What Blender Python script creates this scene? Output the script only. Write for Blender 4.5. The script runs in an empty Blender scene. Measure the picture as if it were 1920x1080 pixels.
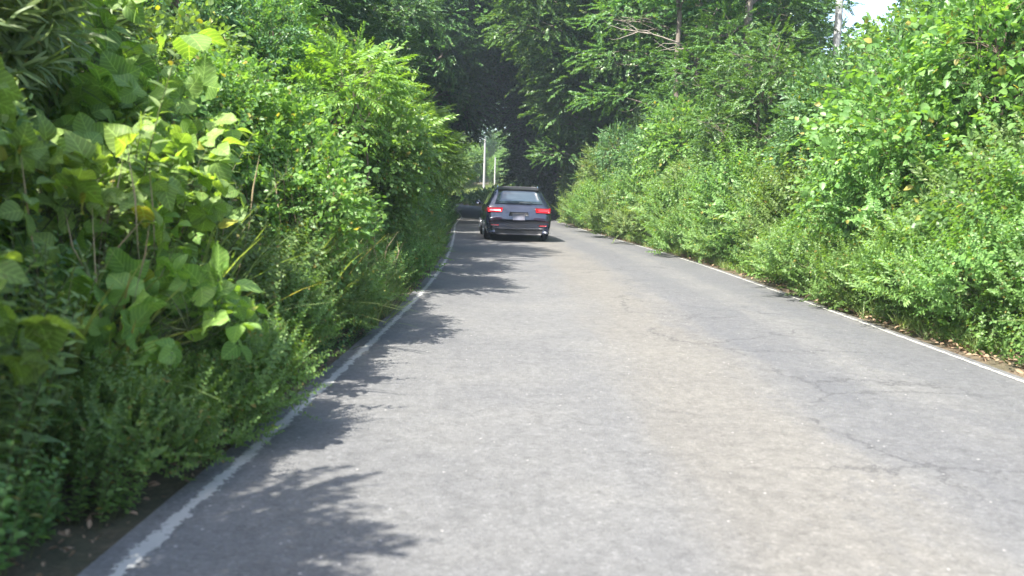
import bpy, math, random
import numpy as np
from mathutils import Vector, Matrix

# ------------------------------------------------------------------ camera, world, sun, exposure
scene = bpy.context.scene
COL = scene.collection
R = math.radians

CAM_H = 1.27
cam_d = bpy.data.cameras.new("camera")
cam = bpy.data.objects.new("camera", cam_d)
COL.objects.link(cam)
cam_d.sensor_width = 36.0
cam_d.lens = 30.0
cam_d.clip_start = 0.05
cam_d.clip_end = 2000.0
pitch = math.atan(175 / 1600)
cam.matrix_world = (Matrix.Translation((0, 0, CAM_H)) @ Matrix.Rotation(R(90) - pitch, 4, 'X')
                    @ Matrix.Rotation(R(1.7), 4, 'Z'))
cam_d.dof.use_dof = True
cam_d.dof.focus_distance = 18.0
cam_d.dof.aperture_fstop = 2.4
scene.camera = cam

SUN_EL, SUN_AZ = 54.0, -136.0           # azimuth from +Y, negative = left of the road
world = bpy.data.worlds.new("World")
scene.world = world
world.use_nodes = True
wn = world.node_tree
wn.nodes.clear()
sky = wn.nodes.new('ShaderNodeTexSky')
sky.sky_type = 'NISHITA'
sky.sun_disc = False
sky.sun_elevation = R(SUN_EL)
sky.sun_rotation = R(SUN_AZ)
sky.dust_density = 2.5
sky.air_density = 1.0
bg = wn.nodes.new('ShaderNodeBackground')
bg.inputs['Strength'].default_value = 0.15
wo = wn.nodes.new('ShaderNodeOutputWorld')
wn.links.new(sky.outputs[0], bg.inputs[0])
wn.links.new(bg.outputs[0], wo.inputs[0])

sun_d = bpy.data.lights.new("sun", 'SUN')
sun_d.energy = 5.0
sun_d.angle = R(0.55)
sun_d.color = (1.0, 0.95, 0.86)
sun = bpy.data.objects.new("sun", sun_d)
COL.objects.link(sun)
sdir = Vector((math.sin(R(SUN_AZ)) * math.cos(R(SUN_EL)), math.cos(R(SUN_AZ)) * math.cos(R(SUN_EL)), math.sin(R(SUN_EL))))
sun.rotation_euler = sdir.to_track_quat('Z', 'Y').to_euler()
sun.location = sdir * 60

scene.view_settings.view_transform = 'Standard'
scene.view_settings.look = 'None'
scene.view_settings.exposure = 1.95
scene.view_settings.gamma = 1.0
scene.view_settings.use_curve_mapping = False
scene.render.engine = 'CYCLES'
scene.cycles.max_bounces = 7
scene.cycles.diffuse_bounces = 4
scene.cycles.glossy_bounces = 2
scene.cycles.transmission_bounces = 4
scene.cycles.transparent_max_bounces = 4
scene.cycles.use_denoising = True
scene.cycles.use_fast_gi = False
scene.cycles.caustics_reflective = False
scene.cycles.caustics_refractive = False

# ------------------------------------------------------------------ materials
def new_mat(name):
    m = bpy.data.materials.new(name)
    m.use_nodes = True
    nt = m.node_tree
    nt.nodes.clear()
    return m, nt

class NT:
    def __init__(s, nt): s.nt = nt
    def n(s, t, **kw):
        x = s.nt.nodes.new(t)
        for k, v in kw.items(): setattr(x, k, v)
        return x
    def l(s, a, b): s.nt.links.new(a, b)
    def noise(s, vec, scale, detail=4, rough=.55, dist=0.0):
        x = s.n('ShaderNodeTexNoise')
        x.inputs['Scale'].default_value = scale
        x.inputs['Detail'].default_value = detail
        x.inputs['Roughness'].default_value = rough
        x.inputs['Distortion'].default_value = dist
        if vec is not None: s.l(vec, x.inputs['Vector'])
        return x.outputs['Fac']
    def ramp(s, fac, stops):
        x = s.n('ShaderNodeValToRGB')
        el = x.color_ramp.elements
        while len(el) < len(stops): el.new(0.5)
        for e, (p, c) in zip(el, stops):
            e.position = p
            e.color = (*c, 1) if not isinstance(c, (int, float)) else (c, c, c, 1)
        s.l(fac, x.inputs['Fac'])
        return x.outputs['Color']
    def mix(s, fac, a, b, mode='MIX'):
        x = s.n('ShaderNodeMix', data_type='RGBA', blend_type=mode)
        for sock, v in ((x.inputs[0], fac), (x.inputs[6], a), (x.inputs[7], b)):
            if hasattr(v, 'links'): s.l(v, sock)
            elif isinstance(v, (int, float)): sock.default_value = v if sock.type == 'VALUE' else (v, v, v, 1)
            else: sock.default_value = (*v, 1)
        return x.outputs[2]
    def math(s, op, a, b=0.0, clamp=False):
        x = s.n('ShaderNodeMath', operation=op, use_clamp=clamp)
        for sock, v in ((x.inputs[0], a), (x.inputs[1], b)):
            if hasattr(v, 'links'): s.l(v, sock)
            else: sock.default_value = v
        return x.outputs[0]
    def mapr(s, v, a, b, c=0.0, d=1.0):
        x = s.n('ShaderNodeMapRange', interpolation_type='SMOOTHSTEP')
        s.l(v, x.inputs[0])
        for i, q in enumerate((a, b, c, d)): x.inputs[i + 1].default_value = q
        return x.outputs[0]

def leaf_mat(name, dark, light, yellow=None, trans=0.34, rough=0.45, veins=False, spec=0.4):
    m, nt = new_mat(name)
    q = NT(nt)
    geo = q.n('ShaderNodeNewGeometry')
    info = q.n('ShaderNodeObjectInfo')
    tc = q.n('ShaderNodeTexCoord')
    rnd = geo.outputs['Random Per Island']
    c = q.mix(rnd, dark, light)
    if yellow:
        y = q.math('GREATER_THAN', q.math('FRACT', q.math('MULTIPLY', rnd, 17.31)), 0.975)
        c = q.mix(y, c, yellow)
    nz = q.noise(tc.outputs['Object'], 1.3, 2)
    hs = q.n('ShaderNodeHueSaturation')
    q.l(c, hs.inputs['Color'])
    q.l(q.math('ADD', 0.485, q.math('MULTIPLY', info.outputs['Random'], 0.03)), hs.inputs['Hue'])
    v1 = q.math('ADD', 0.62, q.math('MULTIPLY', nz, 0.5))
    v2 = q.math('ADD', 0.85, q.math('MULTIPLY', info.outputs['Random'], 0.3))
    q.l(q.math('MULTIPLY', v1, v2), hs.inputs['Value'])
    c = hs.outputs['Color']
    if veins:
        sx = q.n('ShaderNodeSeparateXYZ')
        q.l(tc.outputs['UV'], sx.inputs[0])
        ay = q.math('ABSOLUTE', q.math('SUBTRACT', sx.outputs[1], 0.5))
        w = q.math('ABSOLUTE', q.math('SUBTRACT', q.math('FRACT', q.math('SUBTRACT', q.math('MULTIPLY', sx.outputs[0], 5.5), q.math('MULTIPLY', ay, 5.0))), 0.5))
        v = q.math('MAXIMUM', q.math('LESS_THAN', w, 0.05), q.math('LESS_THAN', ay, 0.012))
        sp = q.mapr(q.noise(tc.outputs['Object'], 34, 4, .7), .64, .68)
        c = q.mix(q.math('MULTIPLY', sp, .75), c, (.20, .15, .06))
        c = q.mix(q.math('MULTIPLY', v, 0.45), c, tuple(min(1, k * 2.0 + .02) for k in light))
    p = q.n('ShaderNodeBsdfPrincipled')
    p.inputs['Roughness'].default_value = rough
    p.inputs['Specular IOR Level'].default_value = spec
    q.l(c, p.inputs['Base Color'])
    t = q.n('ShaderNodeBsdfTranslucent')
    tcx = q.mix(1.0, c, (1.5, 1.5, 0.45), 'MULTIPLY')
    q.l(tcx, t.inputs['Color'])
    mx = q.n('ShaderNodeMixShader')
    mx.inputs[0].default_value = trans
    q.l(p.outputs[0], mx.inputs[1]); q.l(t.outputs[0], mx.inputs[2])
    o = q.n('ShaderNodeOutputMaterial')
    q.l(mx.outputs[0], o.inputs[0])
    return m

def simple_mat(name, col, rough=.6, metal=0.0, spec=.5, coat=0.0, emit=None, estr=0.0, var=0.0, scale=20.0, col2=None):
    m, nt = new_mat(name)
    q = NT(nt)
    p = q.n('ShaderNodeBsdfPrincipled')
    p.inputs['Roughness'].default_value = rough
    p.inputs['Metallic'].default_value = metal
    p.inputs['Specular IOR Level'].default_value = spec
    p.inputs['Coat Weight'].default_value = coat
    tc = q.n('ShaderNodeTexCoord')
    nz = q.noise(tc.outputs['Object'], scale, 5)
    c2 = col2 or tuple(k * (1 - var) for k in col)
    q.l(q.mix(nz, col, c2), p.inputs['Base Color'])
    if emit:
        p.inputs['Emission Color'].default_value = (*emit, 1)
        p.inputs['Emission Strength'].default_value = estr
    o = q.n('ShaderNodeOutputMaterial')
    q.l(p.outputs[0], o.inputs[0])
    return m

M = {}
M['kudzu'] = leaf_mat('kudzu_leaf', (.130, .230, .055), (.250, .370, .095), (.36, .36, .07), .50, .50, veins=True, spec=.25)
M['vine'] = leaf_mat('vine_leaf', (.090, .185, .060), (.180, .300, .095), (.30, .32, .06), .50, .40)
M['herb'] = leaf_mat('herb_leaf', (.125, .220, .070), (.230, .340, .115), (.36, .33, .09), .48, .50)
M['grass'] = leaf_mat('grass_blade', (.150, .220, .075), (.270, .330, .130), (.36, .30, .12), .42, .45)
M['sasa'] = leaf_mat('bamboo_blade', (.120, .190, .070), (.220, .290, .105), (.36, .32, .11), .42, .42)
M['frond'] = leaf_mat('pinnate_leaf', (.115, .215, .045), (.205, .340, .070), (.25, .32, .03), .50, .40)
M['shrub'] = leaf_mat('shrub_leaf', (.067, .150, .060), (.135, .250, .090), (.26, .27, .05), .40, .40)
M['shrub_warm'] = leaf_mat('shrub_leaf_warm', (.105, .205, .058), (.205, .330, .095), (.30, .25, .07), .48, .42)
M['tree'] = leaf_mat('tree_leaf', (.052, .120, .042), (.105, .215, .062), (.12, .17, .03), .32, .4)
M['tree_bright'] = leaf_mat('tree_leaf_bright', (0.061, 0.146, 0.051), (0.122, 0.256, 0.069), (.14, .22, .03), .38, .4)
M['tree_shaded'] = leaf_mat('tree_leaf_shaded', (.030, .078, .022), (.066, .150, .036), None, .30, .4)  # shade of the wood is put into this leaf colour
M['tree_half_shade'] = leaf_mat('tree_leaf_half_shade', (.042, .100, .032), (.088, .190, .050), None, .32, .4)  # lighter step of the shade painted into the leaves of the left trees
M['stem'] = simple_mat('green_stem', (.10, .12, .04), .6, var=.4)
M['twig'] = simple_mat('brown_twig', (.13, .10, .07), .8, var=.5)
M['dead'] = simple_mat('dead_leaf', (.30, .21, .13), .8, col2=(.10, .065, .04), scale=17)
M['deadgrass'] = simple_mat('dry_stem', (.34, .27, .15), .8, var=.4)
M['bark'] = simple_mat('grey_bark', (.20, .17, .14), .9, col2=(.09, .075, .06), scale=14)
M['bark_pale'] = simple_mat('pale_bark', (.30, .27, .23), .9, col2=(.16, .13, .11), scale=10)
M['concrete'] = simple_mat('pole_concrete', (.34, .35, .34), .8, var=.25, scale=8)
M['steel'] = simple_mat('galvanised_steel', (.45, .46, .47), .45, metal=.6, var=.2)

# ------------------------------------------------------------------ mesh helpers
def mesh_np(name, V, F, mat, uv=None, smooth=False):
    """F: (n,k) int array of triangles or quads (negative last index = triangle not supported)"""
    V = np.asarray(V, dtype=np.float32); F = np.asarray(F, dtype=np.int32)
    me = bpy.data.meshes.new(name)
    k = F.shape[1]
    me.vertices.add(len(V)); me.vertices.foreach_set('co', V.ravel())
    me.loops.add(F.size); me.loops.foreach_set('vertex_index', F.ravel())
    me.polygons.add(len(F))
    me.polygons.foreach_set('loop_start', np.arange(0, F.size, k, dtype=np.int32))
    me.polygons.foreach_set('loop_total', np.full(len(F), k, dtype=np.int32))
    if smooth: me.polygons.foreach_set('use_smooth', np.ones(len(F), dtype=bool))
    if uv is not None:
        l = me.uv_layers.new(name='UVMap')
        l.data.foreach_set('uv', np.asarray(uv, dtype=np.float32)[F.ravel()].ravel())
    me.update(calc_edges=True)
    me.materials.append(mat)
    return me

def link(name, me, parent=None, loc=None):
    o = bpy.data.objects.new(name, me)
    COL.objects.link(o)
    if parent is not None: o.parent = parent
    if loc is not None: o.location = loc
    return o

def tag(o, label=None, cat=None, group=None, kind=None):
    if label: o['label'] = label
    if cat: o['category'] = cat
    if group: o['group'] = group
    if kind: o['kind'] = kind
    return o

def empty(name, loc=(0, 0, 0), rz=0.0):
    o = bpy.data.objects.new(name, None)
    COL.objects.link(o)
    o.location = loc
    o.rotation_euler = (0, 0, rz)
    o.empty_display_size = .2
    return o

def norm(a):
    a = np.asarray(a, dtype=float)
    return a / np.maximum(np.linalg.norm(a, axis=-1, keepdims=True), 1e-9)

def frames(d, rng, up=None, tilt=0.35):
    """rotation matrices whose X axis follows d and whose Z axis is near up"""
    d = norm(d)
    n = len(d)
    u = np.tile(np.array([0, 0, 1.0]), (n, 1)) if up is None else np.asarray(up, float)
    u = u + rng.normal(0, tilt, (n, 3))
    y = norm(np.cross(u, d))
    z = np.cross(d, y)
    return np.stack([d, y, z], axis=2)

class Geo:
    def __init__(s): s.V = []; s.F = []; s.U = []; s.n = 0
    def add(s, V, F, U=None):
        V = np.asarray(V, float).reshape(-1, 3)
        s.V.append(V); s.F.append(np.asarray(F, int) + s.n); s.n += len(V)
        s.U.append(np.zeros((len(V), 2)) if U is None else U)
    def inst(s, base, Rm, P, S):
        """base: (V,F,U); Rm (n,3,3); P (n,3); S (n,)"""
        V, F, U = base
        if len(P) == 0 or len(V) == 0: return
        W = np.einsum('nij,kj->nki', Rm, V) * np.asarray(S)[:, None, None] + P[:, None, :]
        k = len(V)
        FF = (F[None] + (np.arange(len(P)) * k)[:, None, None]).reshape(-1, F.shape[1])
        s.add(W.reshape(-1, 3), FF, np.tile(U, (len(P), 1)))
    def arr(s):
        return np.concatenate(s.V), np.concatenate(s.F), np.concatenate(s.U)
    def mesh(s, name, mat, uv=False, smooth=False):
        V, F, U = s.arr()
        return mesh_np(name, V, F, mat, U if uv else None, smooth)

def tube(pts, rad, n=5):
    """quads of a tapering tube along pts"""
    pts = np.asarray(pts, float); m = len(pts)
    rad = np.broadcast_to(np.asarray(rad, float), (m,))
    t = norm(np.gradient(pts, axis=0))
    ref = np.tile([0.31, 0.95, 0.05], (m, 1)) if abs(t[:, 2]).mean() > .6 else np.tile([0.05, 0.1, 1.0], (m, 1))
    a = norm(np.cross(t, ref)); b = np.cross(t, a)
    ang = np.linspace(0, 2 * math.pi, n, endpoint=False)
    V = pts[:, None] + rad[:, None, None] * (np.cos(ang)[None, :, None] * a[:, None] + np.sin(ang)[None, :, None] * b[:, None])
    F = []
    for i in range(m - 1):
        for j in range(n):
            k = (j + 1) % n
            F.append((i * n + j, i * n + k, (i + 1) * n + k, (i + 1) * n + j))
    return V.reshape(-1, 3), np.array(F)

def curve_pts(a, b, rng, bend=.15, n=6, sag=0.0):
    a = np.asarray(a, float); b = np.asarray(b, float)
    t = np.linspace(0, 1, n)[:, None]
    L = np.linalg.norm(b - a)
    off = rng.normal(0, bend * L, 3)
    p = a + (b - a) * t + off * np.sin(t * math.pi)
    p[:, 2] += (t[:, 0] * (1 - t[:, 0])) * sag * L
    p[1:-1] += rng.normal(0, bend * L * .15, (n - 2, 3))
    return p

# --- leaves (unit length along +X, normal +Z)
def leaf_small(w=.3, fold=.08, curl=.1):
    V = np.array([(0, 0, 0), (.42, w, fold), (1, 0, -curl), (.42, -w, fold)], float)
    F = np.array([(0, 2, 1), (0, 3, 2)])
    U = np.array([(0, .5), (.42, 1), (1, .5), (.42, 0)], float)
    return V, F, U

def leaf_mid(w=.3, fold=.10, curl=.18):
    V = np.array([(0, 0, 0), (.25, w * .85, fold - curl * .05), (.62, w * .8, fold - curl * .4), (1, 0, -curl),
                  (.62, -w * .8, fold - curl * .4), (.25, -w * .85, fold - curl * .05), (.45, 0, -curl * .2)], float)
    F = np.array([(0, 6, 1), (1, 6, 2), (2, 6, 3), (3, 6, 4), (4, 6, 5), (5, 6, 0)])
    U = np.stack([V[:, 0], V[:, 1] / (2 * w) + .5], 1)
    return V, F, U

def leaf_big(prof, fold=.12, curl=.25, side=.06):
    V = []; U = []; F = []
    for x, w in prof:
        for c in (-1, -.5, 0, .5, 1):
            y = c * w
            V.append((x, y, fold * abs(y) / .5 * (1 if abs(c) < .8 else .55) - curl * x * x + side * math.sin(x * 9 + c * 2) * abs(c)))
            U.append((x, y + .5))
    n = len(prof)
    for i in range(n - 1):
        for j in range(4):
            a = i * 5 + j
            F.append((a, a + 5, a + 6)); F.append((a, a + 6, a + 1))
    return np.array(V, float), np.array(F), np.array(U, float)

PROF_K = [(0, .02), (.03, .22), (.12, .36), (.28, .45), (.45, .46), (.6, .40), (.74, .30), (.87, .16), (1, .005)]
PROF_L = [(0, .02), (.03, .2), (.12, .34), (.26, .44), (.38, .5), (.46, .40), (.6, .35), (.78, .22), (.9, .11), (1, .004)]
PROF_H = [(-.1, .16), (0, .32), (.12, .45), (.3, .5), (.5, .44), (.68, .31), (.84, .15), (1, .005)]

def blade(L=1.0, w=.02, bend=.5, n=6, tipw=.05):
    """grass or bamboo blade, rises along +X then bends to -Z"""
    V = []; F = []; U = []
    for i in range(n):
        t = i / (n - 1)
        x = L * (t - .12 * bend * t * t); z = -bend * L * t * t
        ww = w * (math.sin(math.pi * min(1, (t * .86 + .14))) ** .6) + tipw * w
        if i == n - 1: ww = w * .04
        V += [(x, ww, z), (x, -ww, z)]; U += [(t, 1), (t, 0)]
    for i in range(n - 1):
        a = 2 * i
        F += [(a, a + 1, a + 3), (a, a + 3, a + 2)]
    return np.array(V, float), np.array(F), np.array(U, float)

def spray(leaf, rng, L=.35, n=13, size=.07, ang=55, droop=.25, tilt=.35, r=.0018, pair=False, gap=0.15):
    """a twig along +X with leaves to both sides. returns (leaves, stems)"""
    g = Geo(); st = Geo()
    t = np.linspace(gap, 1, n)
    yb = rng.uniform(-.12, .12)
    cx = lambda q: np.stack([L * q, yb * L * q * q, -droop * L * q * q], -1)
    pts = cx(np.linspace(0, 1, 5))
    V, F = tube(pts, np.linspace(r * 1.6, r * .6, 5), 3); st.add(V, F)
    P = cx(t)
    sgn = np.where(np.arange(n) % 2 == 0, 1.0, -1.0)
    if pair: P = np.repeat(P, 2, 0); sgn = np.tile([1.0, -1.0], n); t = np.repeat(t, 2)
    a = np.radians(ang + rng.normal(0, 12, len(P))) * sgn * (1 - .45 * t)
    a[-1] *= .1
    d = np.stack([np.cos(a), np.sin(a), rng.normal(-.12, .22, len(P)) - droop * t], -1)
    Rm = frames(d, rng, tilt=tilt)
    S = size * rng.uniform(.75, 1.2, len(P)) * (1 - .35 * np.abs(t - .45))
    g.inst(leaf, Rm, P, S)
    return g.arr(), st.arr()

def whorl(leaf, rng, k=3, pet=.14, size=.13):
    """trifoliate big leaf on a petiole along +X"""
    g = Geo(); st = Geo()
    pts = np.stack([np.linspace(0, pet, 4), np.zeros(4), .03 * np.sin(np.linspace(0, 3, 4))], -1)
    V, F = tube(pts, .0018, 3); st.add(V, F)
    for i, a in enumerate((0, 95, -95)[:k]):
        a = R(a + rng.normal(0, 8))
        off = .028 if i == 0 else 0
        P = np.array([[pet + off * math.cos(a), .008 * np.sign(a), .0]])
        d = np.array([[math.cos(a), math.sin(a), rng.normal(-.25, .2)]])
        g.inst(leaf, frames(d, rng, tilt=.2), P, [size * rng.uniform(.85, 1.1) * (1 if i == 0 else .9)])
    return g.arr(), st.arr()

def herb_stem(rng, h=.9, n=34, leaf=None, size=.09, lean=.15):
    """upright weed stem along +X (rotated up on placing)"""
    g = Geo(); st = Geo()
    q = np.linspace(0, 1, 7)
    bend = rng.uniform(-lean, lean, 2)
    cx = lambda t: np.stack([h * t, bend[0] * h * t * t, bend[1] * h * t * t], -1)
    V, F = tube(cx(q), np.linspace(.004, .0012, 7), 3); st.add(V, F)
    t = np.linspace(.12, 1, n) ** .85
    a = np.arange(n) * 2.4 + rng.uniform(0, 6)
    d = np.stack([.75 - .5 * (1 - t), np.cos(a), np.sin(a)], -1)
    up = np.tile([1.0, 0, 0], (n, 1))
    g.inst(leaf, frames(d, rng, up=up, tilt=.3), cx(t), size * rng.uniform(.7, 1.1, n) * (1.15 - .75 * t))
    return g.arr(), st.arr()

# --- crown / foliage distribution
def lump(u, ph):
    return (np.sin(3.1 * u[:, 0] + ph[0]) * np.sin(2.7 * u[:, 1] + ph[1]) + np.sin(4.3 * u[:, 2] + 2.2 * u[:, 0] + ph[2]) * .6) * .13

def lobe_points(lobes, n, rng, lower=-.35, shell=.16, squash_dir=.3):
    L = np.array(lobes, float)
    area = (L[:, 3] * L[:, 4] + L[:, 3] * L[:, 5] + L[:, 4] * L[:, 5])
    idx = rng.choice(len(L), n * 2, p=area / area.sum())
    u = norm(rng.normal(size=(n * 2, 3)))
    keep = u[:, 2] > lower - rng.uniform(0, .3, n * 2)
    ph = rng.uniform(0, 6, 3)
    r = 1 - np.abs(rng.normal(0, shell, n * 2)) + lump(u * 2 + idx[:, None], ph)
    P = L[idx, :3] + u * r[:, None] * L[idx, 3:6]
    # drop those well inside another lobe
    for j in range(len(L)):
        q = np.linalg.norm((P - L[j, :3]) / L[j, 3:6], axis=1)
        keep &= ~((q < .72) & (idx != j) & (rng.uniform(size=n * 2) < .85))
    P = P[keep][:n]; u = u[keep][:n]; idx = idx[keep][:n]
    return P, u, idx

class Proto:
    def __init__(s, kind): s.kind = kind; s.parts = []      # (part name, mesh)
    def add(s, name, me): s.parts.append((name, me)); return s

PLACED = []
def place(proto, name, label, cat, loc, rz=0.0, s=1.0, group=None, sz=None, tilt=(0, 0)):
    r = empty(name, loc, rz)
    r.rotation_euler = (tilt[0], tilt[1], rz)
    r.scale = (s, s, sz or s)
    tag(r, label, cat, group)
    for pn, me in proto.parts:
        link(pn, me, r)
    PLACED.append(r)
    return r

def bush_proto(key, seed, mat, sprays, lobes, n, stem_mat='twig', lower=-.3, upb=.35, sc=(.8, 1.25), shell=.18, limbs=26, uv=False, rnd=.35, horiz=0.0, trunk_r=.018, tag_part='foliage', stems_part='stem', extra=None, smooth=False, twig_every=3, basez=0.0, ntrunk=5):
    rng = np.random.default_rng(seed)
    g = Geo(); st = Geo()
    P, u, idx = lobe_points(lobes, n, rng, lower, shell)
    d = u * np.array([1, 1, 1 - horiz]) + np.array([0, 0, upb]) + rng.normal(0, rnd, u.shape)
    d = norm(d)
    S = rng.uniform(*sc, len(P))
    which = rng.integers(0, len(sprays), len(P))
    up = norm(u * (1 - horiz) + np.array([0, 0, .7 + horiz]))
    Rm = frames(d, rng, up=up, tilt=.3)
    for k, (lf, sm) in enumerate(sprays):
        m = which == k
        g.inst(lf, Rm[m], P[m], S[m])
        mm = m & (np.arange(len(P)) % twig_every == 0)
        st.inst(sm, Rm[mm], P[mm], S[mm])
    L = np.array(lobes, float)
    for j in range(min(len(L), 14)):
        base = np.array([L[j, 0] * .15, L[j, 1] * .15, basez - .15])
        top = L[j, :3].copy()
        p = curve_pts(base, top, rng, .10, 7)
        V, F = tube(p, np.linspace(trunk_r * 1.3, trunk_r * .6, 7), 5); st.add(V, F)
        sel = np.where(idx == j)[0][:limbs]
        for i in sel:
            p = curve_pts(top if i % 2 else (top * .6 + base * .4), P[i], rng, .10, 5)
            V, F = tube(p, np.linspace(trunk_r * .5, .002, 5), 3); st.add(V, F)
    if extra: extra(g, st, rng)
    pr = Proto(key)
    pr.add(tag_part, g.mesh(key + '_leaves', M[mat], uv=uv, smooth=smooth))
    pr.add(stems_part, st.mesh(key + '_stems', M[stem_mat]))
    return pr

def rlobes(rng, n, spread, h, r, flat=1.0, z0=.4):
    out = []
    for i in range(n):
        a = rng.uniform(0, 6.28); q = spread * math.sqrt(rng.uniform(0, 1))
        z = rng.uniform(z0, h)
        rr = r * rng.uniform(.7, 1.2)
        out.append((q * math.cos(a), q * math.sin(a), z, rr, rr * rng.uniform(.8, 1.2), rr * flat * rng.uniform(.8, 1.15)))
    return out

rg = np.random.default_rng(5)
SP = {}
SP['kudzu'] = [whorl(leaf_big((PROF_K, PROF_L, PROF_H)[k % 3], fold=.10 + .05 * (k % 4), curl=.12 + .11 * (k % 5), side=.03 + .03 * (k % 3)), rg, 3, .10 + .02 * k, .10 + .012 * k) for k in range(7)]
SP['heart'] = [whorl(leaf_big(PROF_H, fold=.14, curl=.25), rg, 1, .07, .085) for k in range(3)]
SP['vine'] = [spray(leaf_mid(.40, .10, .2), rg, .34, 9, .075, 65, .45) for k in range(4)]
SP['shrub'] = [spray(leaf_mid(.27, .09, .2), rg, .30, 13, .062, 55, .3) for k in range(4)]
SP['shrub_small'] = [spray(leaf_mid(.33, .08, .15), rg, .24, 14, .040, 55, .25) for k in range(4)]
SP['narrow'] = [spray(leaf_mid(.15, .05, .3), rg, .30, 15, .085, 45, .35) for k in range(4)]
SP['pinn'] = [spray(leaf_mid(.20, .05, .2), rg, .42, 12, .085, 72, .35, tilt=.12, pair=True) for k in range(3)]
SP['treel'] = [spray(leaf_small(.30, .08, .12), rg, .55, 16, .115, 55, .22, tilt=.3, r=.004) for k in range(5)]
SP['treef'] = [spray(leaf_small(.38, .09, .16), rg, .62, 15, .135, 50, .26, tilt=.55, r=.004) for k in range(4)]
SP['treeb'] = [spray(leaf_small(.36, .08, .12), rg, .8, 18, .19, 55, .25, tilt=.35, r=.006) for k in range(4)]
SP['herb'] = [herb_stem(rg, .55 + .1 * k, 38, leaf_mid(.17, .05, .3), .095) for k in range(4)]
SP['herbw'] = [herb_stem(rg, .45 + .1 * k, 26, leaf_mid(.33, .08, .25), .075) for k in range(4)]
def tuft(rng, n=16, h=.5, w=.006, spread=.5, bend=(.1, .6)):
    g = Geo()
    for i in range(n):
        b = blade(h * rng.uniform(.6, 1.1), w * rng.uniform(.7, 1.2), rng.uniform(*bend), 6)
        a = rng.uniform(0, 6.28); e = abs(rng.normal(0, spread))
        d = np.array([[math.cos(a) * e, math.sin(a) * e, 1.0]])
        up = np.array([[-math.cos(a), -math.sin(a), e]])
        g.inst(b, frames(d, rng, up=up, tilt=.15), np.array([[math.cos(a), math.sin(a), 0]]) * rng.uniform(0, .05), [1.0])
    return g.arr()
TUFT = [tuft(rg, 18, .55, .005) for k in range(4)]
TUFTL = [tuft(rg, 14, .95, .009, .4, (.2, .8)) for k in range(3)]
def sasa_spray(rng):
    g = Geo(); st = Geo()
    V, F = tube(np.array([(0, 0, 0), (.12, 0, .01), (.26, .0, -.01)]), [.002, .0017, .001], 3); st.add(V, F)
    for i in range(7):
        b = blade(rng.uniform(.13, .2), .0095, rng.uniform(.1, .6), 5)
        a = rng.uniform(-1.1, 1.1)
        g.inst(b, frames(np.array([[math.cos(a), math.sin(a), rng.normal(0, .35)]]), rng, tilt=.4), np.array([[.05 + .034 * i, 0, 0]]), [1.0])
    return g.arr(), st.arr()
SP['sasa'] = [sasa_spray(rg) for k in range(5)]

# ------------------------------------------------------------------ road line functions
_YL = [-30, 0, 3, 5, 9, 12.5, 15.5, 19.4, 26, 34, 46.8, 60, 75, 90, 110, 140, 190]
_XL = [-1.6, -1.32, -1.27, -1.2, -1.12, -1.15, -1.23, -1.42, -1.80, -2.36, -2.85, -3.95, -6.2, -9.5, -16, -31, -62]
_YR = [-30, 0, 8, 13, 16, 19, 24.4, 34.4, 46.8, 60, 75, 90, 110, 140, 190]
_XR = [3.7, 3.78, 3.82, 3.80, 3.77, 3.66, 3.25, 2.55, 2.0, .85, -1.4, -4.7, -11, -26, -57]
_g = np.arange(-30, 190.01, .25)
def _smooth(ys, xs):
    v = np.interp(_g, ys, xs)
    k = np.exp(-.5 * (np.arange(-24, 25) / 9.0) ** 2); k /= k.sum()
    p = np.concatenate([np.full(24, v[0]), v, v[-1] + (v[-1] - v[-2]) * np.arange(1, 25)])
    return np.convolve(p, k, 'valid')
_gl, _gr = _smooth(_YL, _XL), _smooth(_YR, _XR)
XL = lambda y: np.interp(y, _g, _gl)
XR = lambda y: np.interp(y, _g, _gr)
def vnoise(x, y):
    return (np.sin(x * .9 + 1.3 * np.sin(y * .37)) * np.cos(y * .8 + .7 * np.sin(x * .53)) + .5 * np.sin(x * 2.3 + y * 1.7) * np.cos(y * 2.1 - x))
def ground_z(x, y):
    x = np.asarray(x, float); y = np.asarray(y, float)
    sl = XL(y) - .1 - x; sr = x - XR(y) - .1
    zl = np.interp(sl, [0, .3, .8, 1.5, 2.4, 5, 12, 40, 120], [0, .0, .28, .95, 1.6, 2.1, 3.0, 6, 14])
    bank = np.interp(y, [70, 105], [1, .55])
    zr = np.interp(sr, [0, .35, .9, 2.0, 5, 12, 40, 120], [0, .0, .18, .8, 2.0, 3.4, 8, 18]) * bank
    n = vnoise(x, y)
    z = zl + zr - .02
    z = z + n * .05 * np.clip(np.maximum(sl, sr) - .5, 0, 3)
    return z
gz = lambda x, y: float(ground_z(x, y))

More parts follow.
